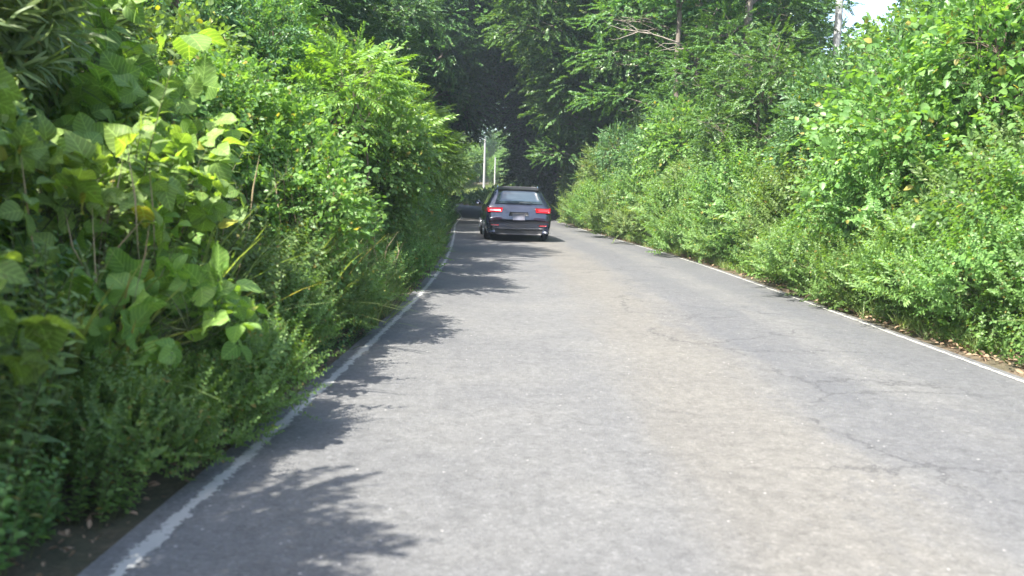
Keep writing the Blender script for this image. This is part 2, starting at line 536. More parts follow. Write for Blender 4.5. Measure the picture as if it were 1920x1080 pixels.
# ------------------------------------------------------------------ ground
def build_ground():
    ys = np.unique(np.concatenate([np.arange(-30, 50, .5), np.arange(50, 190, 2.0), np.arange(190, 420, 15.0)]))
    sl = np.array([-400, -200, -120, -80, -50, -35, -25, -18, -12, -9, -7, -5.5, -4.5, -3.6, -3, -2.5, -2.1, -1.8, -1.5, -1.2, -.9, -.7, -.5, -.35, -.2, 0])
    rows = []
    for y in ys:
        xl, xr = XL(y), XR(y)
        xs = np.concatenate([xl + sl, np.linspace(xl, xr, 5)[1:-1], xr - sl[::-1]])
        rows.append(np.stack([xs, np.full(len(xs), y), ground_z(xs, y)], 1))
    V = np.array(rows); m, n = V.shape[:2]
    i, j = np.meshgrid(np.arange(m - 1), np.arange(n - 1), indexing='ij')
    a = (i * n + j).ravel()
    F = np.stack([a, a + 1, a + n + 1, a + n], 1)
    mt, nt = new_mat('soil_and_litter'); q = NT(nt)
    tc = q.n('ShaderNodeTexCoord')
    big = q.noise(tc.outputs['Object'], 1.1, 5)
    fine = q.noise(tc.outputs['Object'], 22, 6, .7)
    c = q.ramp(fine, [(.25, (.035, .028, .018)), (.5, (.09, .065, .04)), (.75, (.19, .14, .09))])
    c = q.mix(q.math('MULTIPLY', q.mapr(big, .42, .6), .6), c, (.035, .045, .02))
    p = q.n('ShaderNodeBsdfPrincipled'); p.inputs['Roughness'].default_value = .95
    q.l(c, p.inputs['Base Color'])
    b = q.n('ShaderNodeBump'); b.inputs['Strength'].default_value = .8; b.inputs['Distance'].default_value = .03
    q.l(fine, b.inputs['Height']); q.l(b.outputs[0], p.inputs['Normal'])
    o = q.n('ShaderNodeOutputMaterial'); q.l(p.outputs[0], o.inputs[0])
    ob = link('ground', mesh_np('ground', V.reshape(-1, 3), F, mt, smooth=True))
    tag(ob, kind='structure')
build_ground()

# ------------------------------------------------------------------ road (u across 0..1, v = metres along)
def strip(name, fa, fb, z, mat, y0=-30, y1=185, k=2, step=.5):
    ys = np.arange(y0, y1, step)
    V = []; U = []
    for y in ys:
        a, b = fa(y), fb(y)
        for t in np.linspace(0, 1, k):
            V.append((a + (b - a) * t, y, z)); U.append((t, y))
    n = k; m = len(ys)
    F = [(i * n + j, i * n + j + 1, (i + 1) * n + j + 1, (i + 1) * n + j) for i in range(m - 1) for j in range(n - 1)]
    return link(name, mesh_np(name, V, F, mat, U))

def asphalt_color(q, tc, sx):
    """shared asphalt look: returns colour socket, bump height socket"""
    u, v = sx.outputs[0], sx.outputs[1]
    obj = tc.outputs['Object']
    mp = q.n('ShaderNodeMapping'); q.l(obj, mp.inputs[0]); mp.inputs['Scale'].default_value = (1, .16, 1)
    streak = q.noise(mp.outputs[0], 2.2, 5, .6)
    patch = q.noise(obj, .8, 6, .65)
    agg = q.n('ShaderNodeTexVoronoi'); agg.inputs['Scale'].default_value = 95; q.l(obj, agg.inputs['Vector'])
    agg2 = q.n('ShaderNodeTexVoronoi'); agg2.inputs['Scale'].default_value = 38; q.l(obj, agg2.inputs['Vector'])
    c = q.ramp(patch, [(.25, (.078, .079, .082)), (.55, (.099, .099, .098)), (.8, (.120, .118, .112))])
    # warm dusty band between the wheel tracks, greyer tracks
    uw = q.math('ADD', u, q.math('MULTIPLY', q.math('SUBTRACT', streak, .5), .16))
    dust = q.math('MULTIPLY', q.mapr(uw, .36, .46), q.mapr(uw, .64, .54))
    c = q.mix(q.math('MULTIPLY', dust, .3), c, (.130, .115, .088))
    trk = q.math('MULTIPLY', q.mapr(uw, .60, .66), q.mapr(uw, .78, .72))
    c = q.mix(q.math('MULTIPLY', trk, .55), c, (.072, .074, .079))
    edge = q.math('MULTIPLY', q.mapr(uw, .80, .87), q.mapr(uw, 1.02, .95))
    c = q.mix(q.math('MULTIPLY', edge, .50), c, (.062, .065, .072))
    ledge = q.mapr(uw, .12, .0)
    c = q.mix(q.math('MULTIPLY', ledge, .4), c, (.13, .13, .13))
    # aggregate speckle
    sp = q.n('ShaderNodeSeparateColor'); q.l(agg.outputs['Color'], sp.inputs[0])
    c = q.mix(.55, c, q.ramp(sp.outputs[0], [(.0, .42), (.5, .5), (.93, .60), (1.0, .8)]), 'OVERLAY')
    sp2 = q.n('ShaderNodeSeparateColor'); q.l(agg2.outputs['Color'], sp2.inputs[0])
    chip = q.math('MULTIPLY', q.math('GREATER_THAN', sp2.outputs[1], .985), q.math('LESS_THAN', agg2.outputs['Distance'], .24))
    c = q.mix(q.math('MULTIPLY', chip, .5), c, (.45, .44, .42))
    pit = q.math('MULTIPLY', q.math('LESS_THAN', sp2.outputs[2], .03), q.math('LESS_THAN', agg2.outputs['Distance'], .35))
    c = q.mix(q.math('MULTIPLY', pit, .6), c, (.09, .09, .09))
    mott = q.noise(obj, 9, 6, .75)
    c = q.mix(.75, c, q.ramp(mott, [(.3, .34), (.5, .49), (.7, .60)]), 'OVERLAY')
    mp2 = q.n('ShaderNodeMapping'); q.l(obj, mp2.inputs[0]); mp2.inputs['Scale'].default_value = (1, .35, 1)
    worn = q.mapr(q.noise(mp2.outputs[0], 1.6, 7, .7), .52, .62)
    c = q.mix(q.math('MULTIPLY', worn, q.math('MULTIPLY', q.mapr(u, .45, .6), .38)), c, (.068, .071, .078))
    stn = q.n('ShaderNodeTexVoronoi'); stn.inputs['Scale'].default_value = 52; q.l(obj, stn.inputs['Vector'])
    st3 = q.n('ShaderNodeSeparateColor'); q.l(stn.outputs['Color'], st3.inputs[0])
    c = q.mix(.6, c, q.ramp(st3.outputs[0], [(.0, .36), (.2, .48), (.85, .52), (1.0, .68)]), 'OVERLAY')
    # worn cracked areas in the right hand track
    nzc = q.noise(obj, 3.2, 8, .75, .6)
    crk = q.math('LESS_THAN', q.math('ABSOLUTE', q.math('SUBTRACT', nzc, .5)), .009)
    area = q.math('MULTIPLY', q.mapr(q.noise(obj, .6, 3), .44, .56), q.math('MULTIPLY', q.mapr(u, .52, .6), q.mapr(u, .86, .78)))
    c = q.mix(q.math('MULTIPLY', q.math('MULTIPLY', crk, area), .8), c, (.07, .07, .075))
    wv = q.n('ShaderNodeTexNoise'); wv.inputs['Scale'].default_value = 2.5; wv.inputs['Detail'].default_value = 8; wv.inputs['Roughness'].default_value = .75
    q.l(obj, wv.inputs['Vector'])
    vadd = q.n('ShaderNodeVectorMath', operation='ADD')
    vs = q.n('ShaderNodeVectorMath', operation='SCALE'); q.l(wv.outputs['Color'], vs.inputs[0]); vs.inputs['Scale'].default_value = .55
    q.l(obj, vadd.inputs[0]); q.l(vs.outputs[0], vadd.inputs[1])
    vc = q.n('ShaderNodeTexVoronoi', feature='DISTANCE_TO_EDGE'); vc.inputs['Scale'].default_value = .9
    q.l(vadd.outputs[0], vc.inputs['Vector'])
    crack = q.math('MULTIPLY', q.mapr(vc.outputs['Distance'], .016, .006), q.mapr(q.noise(obj, .55, 4, .6), .47, .53))
    crack = q.math('MULTIPLY', crack, q.math('MULTIPLY', q.mapr(u, .40, .52), q.mapr(u, .92, .82)))
    c = q.mix(q.math('MULTIPLY', crack, .55), c, (.03, .03, .032))
    h = q.math('ADD', q.math('MULTIPLY', agg.outputs['Distance'], 1.0), q.math('MULTIPLY', nzc, .6))
    return c, h

def road_mat():
    mt, nt = new_mat('worn_asphalt'); q = NT(nt)
    tc = q.n('ShaderNodeTexCoord'); sx = q.n('ShaderNodeSeparateXYZ'); q.l(tc.outputs['UV'], sx.inputs[0])
    c, h = asphalt_color(q, tc, sx)
    p = q.n('ShaderNodeBsdfPrincipled'); p.inputs['Roughness'].default_value = .82; p.inputs['Specular IOR Level'].default_value = .35
    q.l(c, p.inputs['Base Color'])
    b = q.n('ShaderNodeBump'); b.inputs['Strength'].default_value = .45; b.inputs['Distance'].default_value = .006
    q.l(h, b.inputs['Height']); q.l(b.outputs[0], p.inputs['Normal'])
    o = q.n('ShaderNodeOutputMaterial'); q.l(p.outputs[0], o.inputs[0])
    return mt
tag(strip('road', lambda y: XL(y) - .12, lambda y: XR(y) + .10, 0.0, road_mat(), k=12), kind='structure')

def paint_mat(name, wear):
    mt, nt = new_mat(name); q = NT(nt)
    tc = q.n('ShaderNodeTexCoord'); sx = q.n('ShaderNodeSeparateXYZ'); q.l(tc.outputs['UV'], sx.inputs[0])
    obj = tc.outputs['Object']
    fine = q.noise(obj, 34, 6, .75); mid = q.noise(obj, 5, 4, .6)
    e = q.math('ABSOLUTE', q.math('SUBTRACT', sx.outputs[0], .5))
    val = q.math('ADD', q.math('ADD', q.math('MULTIPLY', fine, .9), q.math('MULTIPLY', mid, .55)), q.math('MULTIPLY', e, -.9 * wear))
    keep = q.mapr(val, .30 + .22 * wear, .38 + .22 * wear)
    p = q.n('ShaderNodeBsdfPrincipled'); p.inputs['Roughness'].default_value = .7
    col = q.mix(mid, (.36, .36, .34), (.24, .24, .23))
    q.l(q.mix(q.mapr(fine, .62, .72), col, (.34, .34, .33)), p.inputs['Base Color'])
    t = q.n('ShaderNodeBsdfTransparent')
    mx = q.n('ShaderNodeMixShader'); q.l(keep, mx.inputs[0]); q.l(t.outputs[0], mx.inputs[1]); q.l(p.outputs[0], mx.inputs[2])
    o = q.n('ShaderNodeOutputMaterial'); q.l(mx.outputs[0], o.inputs[0])
    return mt
tag(strip('road_edge_line', lambda y: XL(y) - .07, lambda y: XL(y) + .075, .004, paint_mat('worn_white_paint', .95), y1=80, k=3), kind='structure')
tag(strip('road_edge_line', lambda y: XR(y) - .04, lambda y: XR(y) + .045, .004, paint_mat('white_paint', .95), y1=80, k=3), kind='structure')

# ------------------------------------------------------------------ plant prototypes
def rl(seed, *a, **k): return rlobes(np.random.default_rng(seed), *a, **k)

PR = {}
# climbing big leaved vine mounds (near)
for i in range(3):
    PR['kudzu%d' % i] = bush_proto('broad_vine%d' % i, 10 + i, 'kudzu', SP['kudzu'], rl(20 + i, 8, .6, .85, .36, .8, .25), 300, 'stem', lower=-.25, upb=.25, sc=(.5, 1.15), shell=.26, uv=True, smooth=True, limbs=30, trunk_r=.010, rnd=.6)
for i in range(2):
    PR['heart%d' % i] = bush_proto('heart_vine%d' % i, 15 + i, 'vine', SP['heart'] + SP['vine'], rl(25 + i, 8, .7, 1.45, .5, .9, .4), 1700, 'stem', lower=-.6, upb=.15, sc=(.7, 1.2), shell=.16, limbs=14, trunk_r=.012, smooth=False)
for i in range(3):
    PR['shrub%d' % i] = bush_proto('leafy_shrub%d' % i, 30 + i, 'shrub', SP['shrub'], rl(40 + i, 8, .7, 2.0, .62, 1.0, .55), 2300, lower=-.5, upb=.3, limbs=18)
for i in range(3):
    PR['warm%d' % i] = bush_proto('bright_shrub%d' % i, 33 + i, 'shrub_warm', SP['shrub_small'] + SP['vine'], rl(44 + i, 8, .7, 2.05, .58, 1.05, .5), 3000, lower=-.5, upb=.3, limbs=18)
for i in range(2):
    PR['narrow%d' % i] = bush_proto('willowy_shrub%d' % i, 50 + i, 'herb', SP['narrow'], rl(52 + i, 8, .6, 1.9, .55, 1.2, .5), 2000, lower=-.5, upb=.6, limbs=18)
for i in range(2):
    PR['frond%d' % i] = bush_proto('pinnate_shrub%d' % i, 54 + i, 'frond', SP['pinn'], rl(56 + i, 7, .7, 2.3, .6, .8, .9), 700, lower=-.4, upb=.15, limbs=22, sc=(.8, 1.3), rnd=.3, horiz=.3)
for i in range(2):
    PR['sasa%d' % i] = bush_proto('bamboo_grass%d' % i, 60 + i, 'sasa', SP['sasa'], rl(62 + i, 8, .45, 1.9, .42, 1.3, .6), 1500, 'stem', lower=-.6, upb=.4, limbs=10, trunk_r=.006, rnd=.5)

def herb_proto(key, seed, sprays, mat, n, rad, sc=(.8, 1.5), lean=.35, dead=0):
    rng = np.random.default_rng(seed)
    g = Geo(); st = Geo()
    a = rng.uniform(0, 6.28, n); q = rad * np.sqrt(rng.uniform(0, 1, n))
    P = np.stack([q * np.cos(a), q * np.sin(a), np.full(n, -.05)], 1)
    d = norm(np.stack([np.cos(a) * q / rad * lean, np.sin(a) * q / rad * lean, np.ones(n)], 1) + rng.normal(0, .12, (n, 3)))
    Rm = frames(d, rng, up=rng.normal(size=(n, 3)), tilt=.1)
    S = rng.uniform(*sc, n); w = rng.integers(0, len(sprays), n)
    for k, (lf, sm) in enumerate(sprays):
        m = w == k
        g.inst(lf, Rm[m], P[m], S[m]); st.inst(sm, Rm[m], P[m], S[m])
    pr = Proto(key)
    pr.add('foliage', g.mesh(key + '_leaves', M[mat])); pr.add('stem', st.mesh(key + '_stems', M['stem']))
    return pr
PR['herb0'] = herb_proto('tall_weeds0', 70, SP['herb'], 'herb', 55, .45, (1.1, 2.0))
PR['herb1'] = herb_proto('tall_weeds1', 71, SP['herb'], 'herb', 70, .55, (1.0, 1.8))
PR['herbw0'] = herb_proto('broad_weeds0', 72, SP['herbw'], 'shrub_warm', 60, .5, (.8, 1.5))

for i in range(3):
    PR['mound%d' % i] = bush_proto('low_leafy_mound%d' % i, 170 + i, 'shrub_warm' if i != 1 else 'herb', SP['shrub_small'] + SP['herbw'][:2] if i != 1 else SP['narrow'] + SP['herbw'][:1], rl(172 + i, 8, .55, .5, .42, .8, .12), 1500, 'stem', lower=-.2, upb=.8, limbs=8, trunk_r=.008, sc=(.45, .95), rnd=.4)

def grass_proto(key, seed, tufts, n, rad, sc, seedheads=10, h=1.0):
    rng = np.random.default_rng(seed)
    g = Geo(); st = Geo()
    a = rng.uniform(0, 6.28, n); q = rad * np.sqrt(rng.uniform(0, 1, n))
    P = np.stack([q * np.cos(a), q * np.sin(a), np.full(n, -.03)], 1)
    for k in range(len(tufts)):
        m = np.arange(n) % len(tufts) == k
        nn = m.sum(); th = rng.uniform(0, 6.28, nn)
        Rm = np.zeros((nn, 3, 3)); Rm[:, 0, 0] = np.cos(th); Rm[:, 0, 1] = -np.sin(th); Rm[:, 1, 0] = np.sin(th); Rm[:, 1, 1] = np.cos(th); Rm[:, 2, 2] = 1
        g.inst(tufts[k], Rm, P[m], rng.uniform(*sc, nn))
    for i in range(seedheads):
        b = P[i % n]; tip = b + np.array([rng.normal(0, .2), rng.normal(0, .2), h * rng.uniform(.8, 1.2)])
        p = curve_pts(b, tip, rng, .06, 7)
        V, F = tube(p, [.0022, .002, .0018, .0016, .0015, .006, .001], 4); st.add(V, F)
    pr = Proto(key)
    pr.add('foliage', g.mesh(key + '_leaves', M['grass'])); pr.add('stem', st.mesh(key + '_stems', M['deadgrass']))
    return pr
PR['grass0'] = grass_proto('grass_clump0', 80, TUFT, 34, .35, (.8, 1.4))
PR['grass1'] = grass_proto('grass_clump1', 81, TUFTL, 22, .35, (.8, 1.3), 12, 1.3)

# trees
def tree_proto(key, seed, mat, sprays, H, cr, cz0, n, trunk_r=.16, bark='bark', lobes=22, flat=.45, horiz=.5, lean=(0, 0), sc=(.8, 1.3), limb_n=10, trunk_top=.85, lower=-.5, skirt=False, shell=.22):
    rng = np.random.default_rng(seed)
    lb = []
    for i in range(lobes):
        t = (i + .5) / lobes
        z = cz0 + (H - cz0) * t
        ww = cr * (math.sin(math.pi * min(1, .18 + .82 * t)) ** .7 if not skirt else (1 - .65 * t))
        a = i * 2.4 + rng.uniform(-.4, .4)
        q = ww * rng.uniform(.35, .85)
        rr = cr * rng.uniform(.30, .46)
        lb.append((q * math.cos(a) + lean[0] * t, q * math.sin(a) + lean[1] * t, z, rr, rr * rng.uniform(.8, 1.2), rr * flat * rng.uniform(.8, 1.3)))
    g = Geo(); tr = Geo(); br = Geo()
    P, u, idx = lobe_points(lb, n, rng, lower, shell)
    d = norm(u * np.array([1, 1, 1 - horiz]) + np.array([0, 0, .12]) + rng.normal(0, .3, u.shape))
    up = norm(u * (1 - horiz) + np.array([0, 0, .7 + horiz]))
    Rm = frames(d, rng, up=up, tilt=.25)
    S = rng.uniform(*sc, len(P)); w = rng.integers(0, len(sprays), len(P))
    for k, (lf, sm) in enumerate(sprays):
        m = w == k
        g.inst(lf, Rm[m], P[m], S[m])
    top = np.array([lean[0] * .7, lean[1] * .7, H * trunk_top])
    tp = curve_pts((0, 0, -.4), top, rng, .025, 12)
    rad = np.linspace(trunk_r * 1.15, trunk_r * .25, 12); rad[0] *= 1.35
    V, F = tube(tp, rad, 9); tr.add(V, F)
    for j, L in enumerate(lb):
        z = min(max(L[2] - rng.uniform(.3, 1.6), H * .12), H * trunk_top * .97)
        b = np.array([np.interp(z, tp[:, 2], tp[:, 0]), np.interp(z, tp[:, 2], tp[:, 1]), z])
        p = curve_pts(b, L[:3], rng, .08, 7, .12)
        V, F = tube(p, np.linspace(trunk_r * .36, trunk_r * .1, 7), 5); br.add(V, F)
        for i in np.where(idx == j)[0][:limb_n]:
            p2 = curve_pts(p[rng.integers(3, 7)], P[i], rng, .08, 4)
            V, F = tube(p2, np.linspace(trunk_r * .09, .006, 4), 3); br.add(V, F)
    pr = Proto(key)
    pr.add('crown', g.mesh(key + '_leaves', M[mat]))
    pr.add('trunk', tr.mesh(key + '_trunk', M[bark], smooth=True))
    pr.parts[-1][1].name = key + '_trunk'
    pr.limb = br.mesh(key + '_limbs', M[bark])
    return pr

def place_tree(proto, name, label, x, y, rz=0, s=1.0, group=None, sz=None):
    r = place(proto, name, label, 'tree', (x, y, gz(x, y)), rz, s, group, sz)
    for ch in r.children:
        if ch.name.startswith('trunk'): link('limb', proto.limb, ch)
    return r

for i in range(3):
    PR['layer%d' % i] = tree_proto('layered_tree%d' % i, 100 + i, 'tree_bright', SP['treef'], 11.5, 3.9, 3.0, 2300, .17, 'bark', 26, .26, .75)
for i in range(3):
    PR['round%d' % i] = tree_proto('round_tree%d' % i, 110 + i, 'tree', SP['treel'], 11.0, 3.5, 2.2, 3200, .18, 'bark', 24, .6, .3)
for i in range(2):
    PR['dark%d' % i] = tree_proto('dark_tree%d' % i, 120 + i, 'tree_shaded', SP['treeb'], 13, 4.2, .8, 3000, .2, 'bark', 28, .65, .3, skirt=True)
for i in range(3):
    PR['shade%d' % i] = tree_proto('shaded_tree%d' % i, 115 + i, 'tree_half_shade', SP['treel'], 10.5, 3.4, 1.5, 4200, .17, 'bark', 28, .5, .4, lower=-.7)
for i in range(2):
    PR['arch%d' % i] = tree_proto('arching_tree%d' % i, 118 + i, ('tree_bright', 'tree')[i], SP['treef'], 13.0, 4.2, 4.4, 5200, .2, 'bark', 32, .42, .5, lean=(3.6, 0), lower=-.9, sc=(.9, 1.5))  # first arch takes the brighter leaf colour as painted sunlight on its crown
PR['thin0'] = tree_proto('slender_tree0', 130, 'tree_bright', SP['treef'], 12, 2.6, 6.0, 900, .10, 'bark', 12, .3, .7, lean=(-.6, 0), trunk_top=.95)
PR['thin1'] = tree_proto('slender_tree1', 131, 'tree', SP['treel'], 12, 2.4, 5.8, 900, .13, 'bark', 12, .4, .6, lean=(.5, .2), trunk_top=.95)
for i in range(2):
    PR['small%d' % i] = tree_proto('small_tree%d' % i, 140 + i, 'tree_bright', SP['treel'], 5.6, 2.1, .9, 2300, .08, 'bark', 20, .6, .4, sc=(.55, .95))

# ------------------------------------------------------------------ planting, left side
def L_(y, off): return (float(XL(y)) - off, y)
def R_(y, off): return (float(XR(y)) + off, y)
def put(pk, name, label, cat, xy, rz, s=1.0, group=None, sz=None, dz=0.0, tilt=(0, 0)):
    x, y = xy
    return place(PR[pk], name, label, cat, (x, y, gz(x, y) + dz), rz, s, group, sz, tilt)

LEFT = [
 ('kudzu0', 'broad_leaf_vine', 'broad leaved vine closest to the camera at the left picture edge', 'vine', (2.1, .85), .3, .85),
 ('kudzu1', 'broad_leaf_vine', 'broad leaved vine at mid height of the left picture edge', 'vine', (2.8, 1.35), 1.7, .9),
 ('kudzu2', 'broad_leaf_vine', 'yellowish broad leaved vine under the bamboo grass at the left edge', 'vine', (3.5, 2.0), 4.7, .95),
 ('herb0', 'tall_weed_clump', 'pale narrow leaved weeds standing at the lower left picture edge', 'weeds', (2.6, .65), 1.0, .8),
 ('kudzu1', 'broad_leaf_vine', 'tangled broad leaved vine above the biggest pale hanging leaves on the left', 'vine', (3.9, 1.15), 2.1, .9),
 ('kudzu2', 'broad_leaf_vine', 'low vine whose biggest pale leaves hang over the dark shoulder at lower left', 'vine', (4.15, .75), 3.6, .85),
 ('kudzu0', 'broad_leaf_vine', 'broad leaved vine between the pale weeds and the dark vine column', 'vine', (4.9, 1.3), 5.6, .9),
 ('mound2', 'leafy_mound', 'rounded pale leafy mound half way up the left bank beside the vine column', 'shrub', (6.4, 1.5), 1.9, 1.9),
 ('frond1', 'feather_leaf_sapling', 'feathery sapling between the heart leaved vine and the crest on the left', 'sapling', (10.6, 1.2), 5.1, .85),
 ('sasa0', 'bamboo_grass', 'bamboo grass with yellowish blades at the upper left corner', 'bamboo grass', (2.9, 1.75), 1.3, 1.15),
 ('herb1', 'tall_weed_clump', 'feathery pale green weeds just behind the big hanging vine leaves', 'weeds', (4.3, .8), .6, .95),
 ('kudzu2', 'broad_leaf_vine', 'dark broad leaved vine draped down a tall column of the left hedge', 'vine', (5.6, 1.7), 4.1, 1.1),
 ('kudzu0', 'broad_leaf_vine', 'broad leaved vine forming the top of the tall vine column on the left', 'vine', (5.5, 2.3), 2.3, 1.3),
 ('sasa1', 'bamboo_grass', 'bamboo grass in front of the dark vine column in the left hedge', 'bamboo grass', (4.7, 1.95), 2.0, 1.15),
 ('herbw0', 'broad_weed_clump', 'low broad leaved weeds at the foot of the left hedge near the camera', 'weeds', (4.9, .5), 3.0, .7),
 ('warm0', 'bright_shrub', 'bright yellow green shrub right behind the dark vine column', 'shrub', (7.2, 1.1), 1.1, 1.0),
 ('mound0', 'leafy_mound', 'low pale mound of small leaves at the foot of the vine column', 'shrub', (6.2, .8), 2.6, 1.35),
 ('heart0', 'heart_leaf_vine', 'heart leaved vine over the crest of the left hedge before the feathery sprays', 'vine', (8.8, 1.15), .4, 1.05),
 ('grass1', 'tall_grass_clump', 'tall yellow green grass leaning out at the middle of the left hedge', 'grass clump', (7.9, .35), .9, .95),
 ('narrow1', 'narrow_leaf_shrub', 'narrow leaved shrub behind the tall yellow green grass on the left', 'shrub', (9.6, .95), 4.4, .75),
 ('warm1', 'bright_shrub', 'light green shrub at the foot of the feathery sprays on the left', 'shrub', (11.2, 1.0), 2.2, 1.15),
 ('heart1', 'heart_leaf_vine', 'low vine with round leaves reaching to the white line on the left', 'vine', (12.6, .7), 5.0, .72),
 ('frond0', 'feather_leaf_sapling', 'sapling with long feathery yellow green sprays cresting the left hedge', 'sapling', (13.5, 1.3), 1.9, .95),
 ('frond1', 'feather_leaf_sapling', 'sapling with feathery leaves leaning out toward the dark tunnel of trees', 'sapling', (18.5, 1.15), 3.3, 1.02),
 ('shrub0', 'leafy_shrub', 'darker green shrub below the leaning feathery sapling on the left', 'shrub', (16.0, 1.2), 2.4, 1.1),
 ('warm2', 'bright_shrub', 'pale green shrub at the last bright stretch of the left hedge', 'shrub', (21.5, 1.45), .7, 1.25),
 ('herb1', 'tall_weed_clump', 'weeds overhanging the far left white line just before the bend', 'weeds', (20.2, .75), .7, .8),
 ('narrow0', 'narrow_leaf_shrub', 'drooping narrow leaved shrub at the far end of the left hedge', 'shrub', (25.5, 1.6), 5.5, 1.3),
 ('shrub1', 'leafy_shrub', 'far left shrub where the road edge disappears in the bend', 'shrub', (30.0, 1.9), 3.9, 1.35),
]
for pk, nm, lb, ct, (y, off), rz, s in LEFT:
    put(pk, nm, lb, ct, L_(y, off), rz, s * (1.0 if pk[:5] in ('frond', 'kudzu') else .7 if off > .6 else .8))
MOUND_L = [
 ('herbw0', 'leafy weeds spilling onto the shoulder at the very bottom left', 2.6, .42, .55), ('herbw0', 'small leafy weeds in front of the dark mound near the bottom left', 3.15, .3, .45), ('frond1', 'feathery sapling beside the camera shading the bottom left of the road', 1.35, 1.6, .85), ('mound1', 'feathery weed mound in the dark bottom left corner', 2.9, .75, .55), ('mound2', 'small dark mound between the bottom left corner and the white line', 3.6, .35, .5), ('herb1', 'pale weed clump standing among the nearest vine leaves', 3.0, .8, .75), ('herb0', 'pale feathery weeds under the yellowish bamboo grass', 2.3, .95, .85), ('herb0', 'tall pale weeds in front of the dark vine column', 4.9, 1.0, .95), ('mound0', 'small leafy mound under the big pale vine leaves', 4.3, .32, .6),
 ('mound2', 'rounded leafy mound leaning over the left white line beside the nearest big road shadow', 5.7, .5, .6), ('mound1', 'feathery mound beside the tall yellow green grass on the left', 7.2, .45, .7),
 ('mound0', 'leafy mound touching the left line in front of the lone round yellow leaf', 9.2, .5, .75), ('mound2', 'leafy mound on the left where the line bends toward the car', 11.4, .45, .75),
 ('mound1', 'feathery mound casting the long shadow across the middle of the road', 14.2, .45, .8), ('mound0', 'leafy mound beside the bright piece of the left line', 17.4, .6, .8),
 ('mound2', 'last leafy mound before the left line disappears', 23.0, .85, 1.0)]
for i, (pk, lb, y, off, s) in enumerate(MOUND_L):
    put(pk, 'weed_mound', lb, 'weeds', L_(y, off + .12), i * 1.4, s)
for i, (lb, y, off, s) in enumerate([('dry seed headed grass in front of the big hanging vine leaves', 3.9, .75, .85), ('dry headed grass between the vine column and the road', 5.2, .8, .9), ('dry grass stalks in the sunny middle of the left hedge', 6.9, .7, .95), ('grass tuft overhanging the left line before the lone round yellow leaf', 8.6, .35, .75)]):
    put('grass1' if i < 3 else 'grass0', 'dry_grass_clump', lb, 'grass clump', L_(y, off), i * 2.0, s)
GL = 'shrubs filling the thicket behind the left hedge'
rb = random.Random(4)
keys_l = ['heart0', 'warm0', 'kudzu1', 'kudzu0', 'warm1', 'sasa1', 'heart1', 'shrub0', 'frond1', 'warm2', 'shrub1']
for i, y in enumerate([-.6, .6, 1.7, 3.0, 4.7, 6.4, 8.2, 10.2, 12.4, 14.8, 17.2, 20.0, 23.2, 27.0, 33.0, 37.5]):
    k = keys_l[i % len(keys_l)]
    put(k, 'thicket_shrub', 'shrub half hidden in the thicket behind the front of the left hedge', 'shrub', L_(y, 2.15 + .02 * y + rb.uniform(-.2, .3)), rb.uniform(0, 6), (.82 + .012 * y) * (.58 if y < 2.5 else .8 if y < 7 else 1), GL)
for i, y in enumerate([1.2, 3.4, 6.0, 9.0, 12.0, 16.0, 20.5, 25.0]):
    put(['shrub1', 'shrub2', 'warm1', 'shrub0'][i % 4], 'thicket_shrub', 'shrub half hidden in the thicket behind the front of the left hedge', 'shrub', L_(y, 3.9 + rb.uniform(-.3, .3)), rb.uniform(0, 6), 1.05 if y > 4 else .7, GL)

# ------------------------------------------------------------------ planting, right side
RIGHT = [
 ('grass1', 'tall_grass_clump', 'tall green grass at the lower right picture edge', 'grass clump', (6.2, 1.05), .9, .95),
 ('herbw0', 'broad_weed_clump', 'mixed weeds with dry stems at the right picture edge beside dead leaves', 'weeds', (6.6, .65), .2, .62),
 ('warm1', 'bright_shrub', 'shrub with pale pointed leaves at the right picture edge', 'shrub', (7.0, 2.1), 1.6, 1.15),
 ('heart1', 'heart_leaf_vine', 'light green vine mound standing behind the dead leaves on the right', 'vine', (8.8, 1.35), 3.2, .95),
 ('herbw0', 'broad_weed_clump', 'low leafy weeds spilling over the white line on the right', 'weeds', (10.2, .3), 2.2, .5),
 ('warm0', 'bright_shrub', 'sunlit yellow green shrub rising on the right bank below the sky gap', 'shrub', (10.6, 2.1), 4.5, 1.35),
 ('warm2', 'bright_shrub', 'sunlit shrub next to the dark hollow of the right bank', 'shrub', (12.4, 1.5), 2.9, 1.05),
 ('shrub0', 'leafy_shrub', 'mid green shrub over the dark hollow of the right bank', 'shrub', (14.6, 2.2), .8, 1.35),
 ('herb1', 'tall_weed_clump', 'weeds in front of the dark hollow of the right bank', 'weeds', (13.2, .7), .8, .7),
 ('heart0', 'heart_leaf_vine', 'vine covered shrub left of the dark hollow on the right bank', 'vine', (16.2, 1.35), 5.2, 1.05),
 ('shrub2', 'leafy_shrub', 'bushy dark green shrub halfway along the right bank', 'shrub', (18.3, 1.5), 3.3, 1.15),
 ('narrow1', 'narrow_leaf_shrub', 'narrow leaved shrub with a yellow tuft halfway along the right bank', 'shrub', (20.5, 1.2), 1.3, 1.0),
 ('warm0', 'bright_shrub', 'light green shrub near the car on the right bank', 'shrub', (23.0, 1.5), 1.2, 1.3),
 ('shrub1', 'leafy_shrub', 'green shrub on the right bank level with the front of the car', 'shrub', (26.0, 1.5), 2.2, 1.3),
 ('shrub0', 'leafy_shrub', 'shrub on the right bank shortly before the dark tunnel', 'shrub', (29.5, 1.3), 4.2, 1.3),
 ('narrow0', 'narrow_leaf_shrub', 'drooping shrub at the right mouth of the dark tunnel', 'shrub', (33.5, 1.2), .2, 1.3),
 ('shrub2', 'leafy_shrub', 'last shaded shrub on the right where the white line ends', 'shrub', (38.5, 1.3), 5.2, 1.3),
]
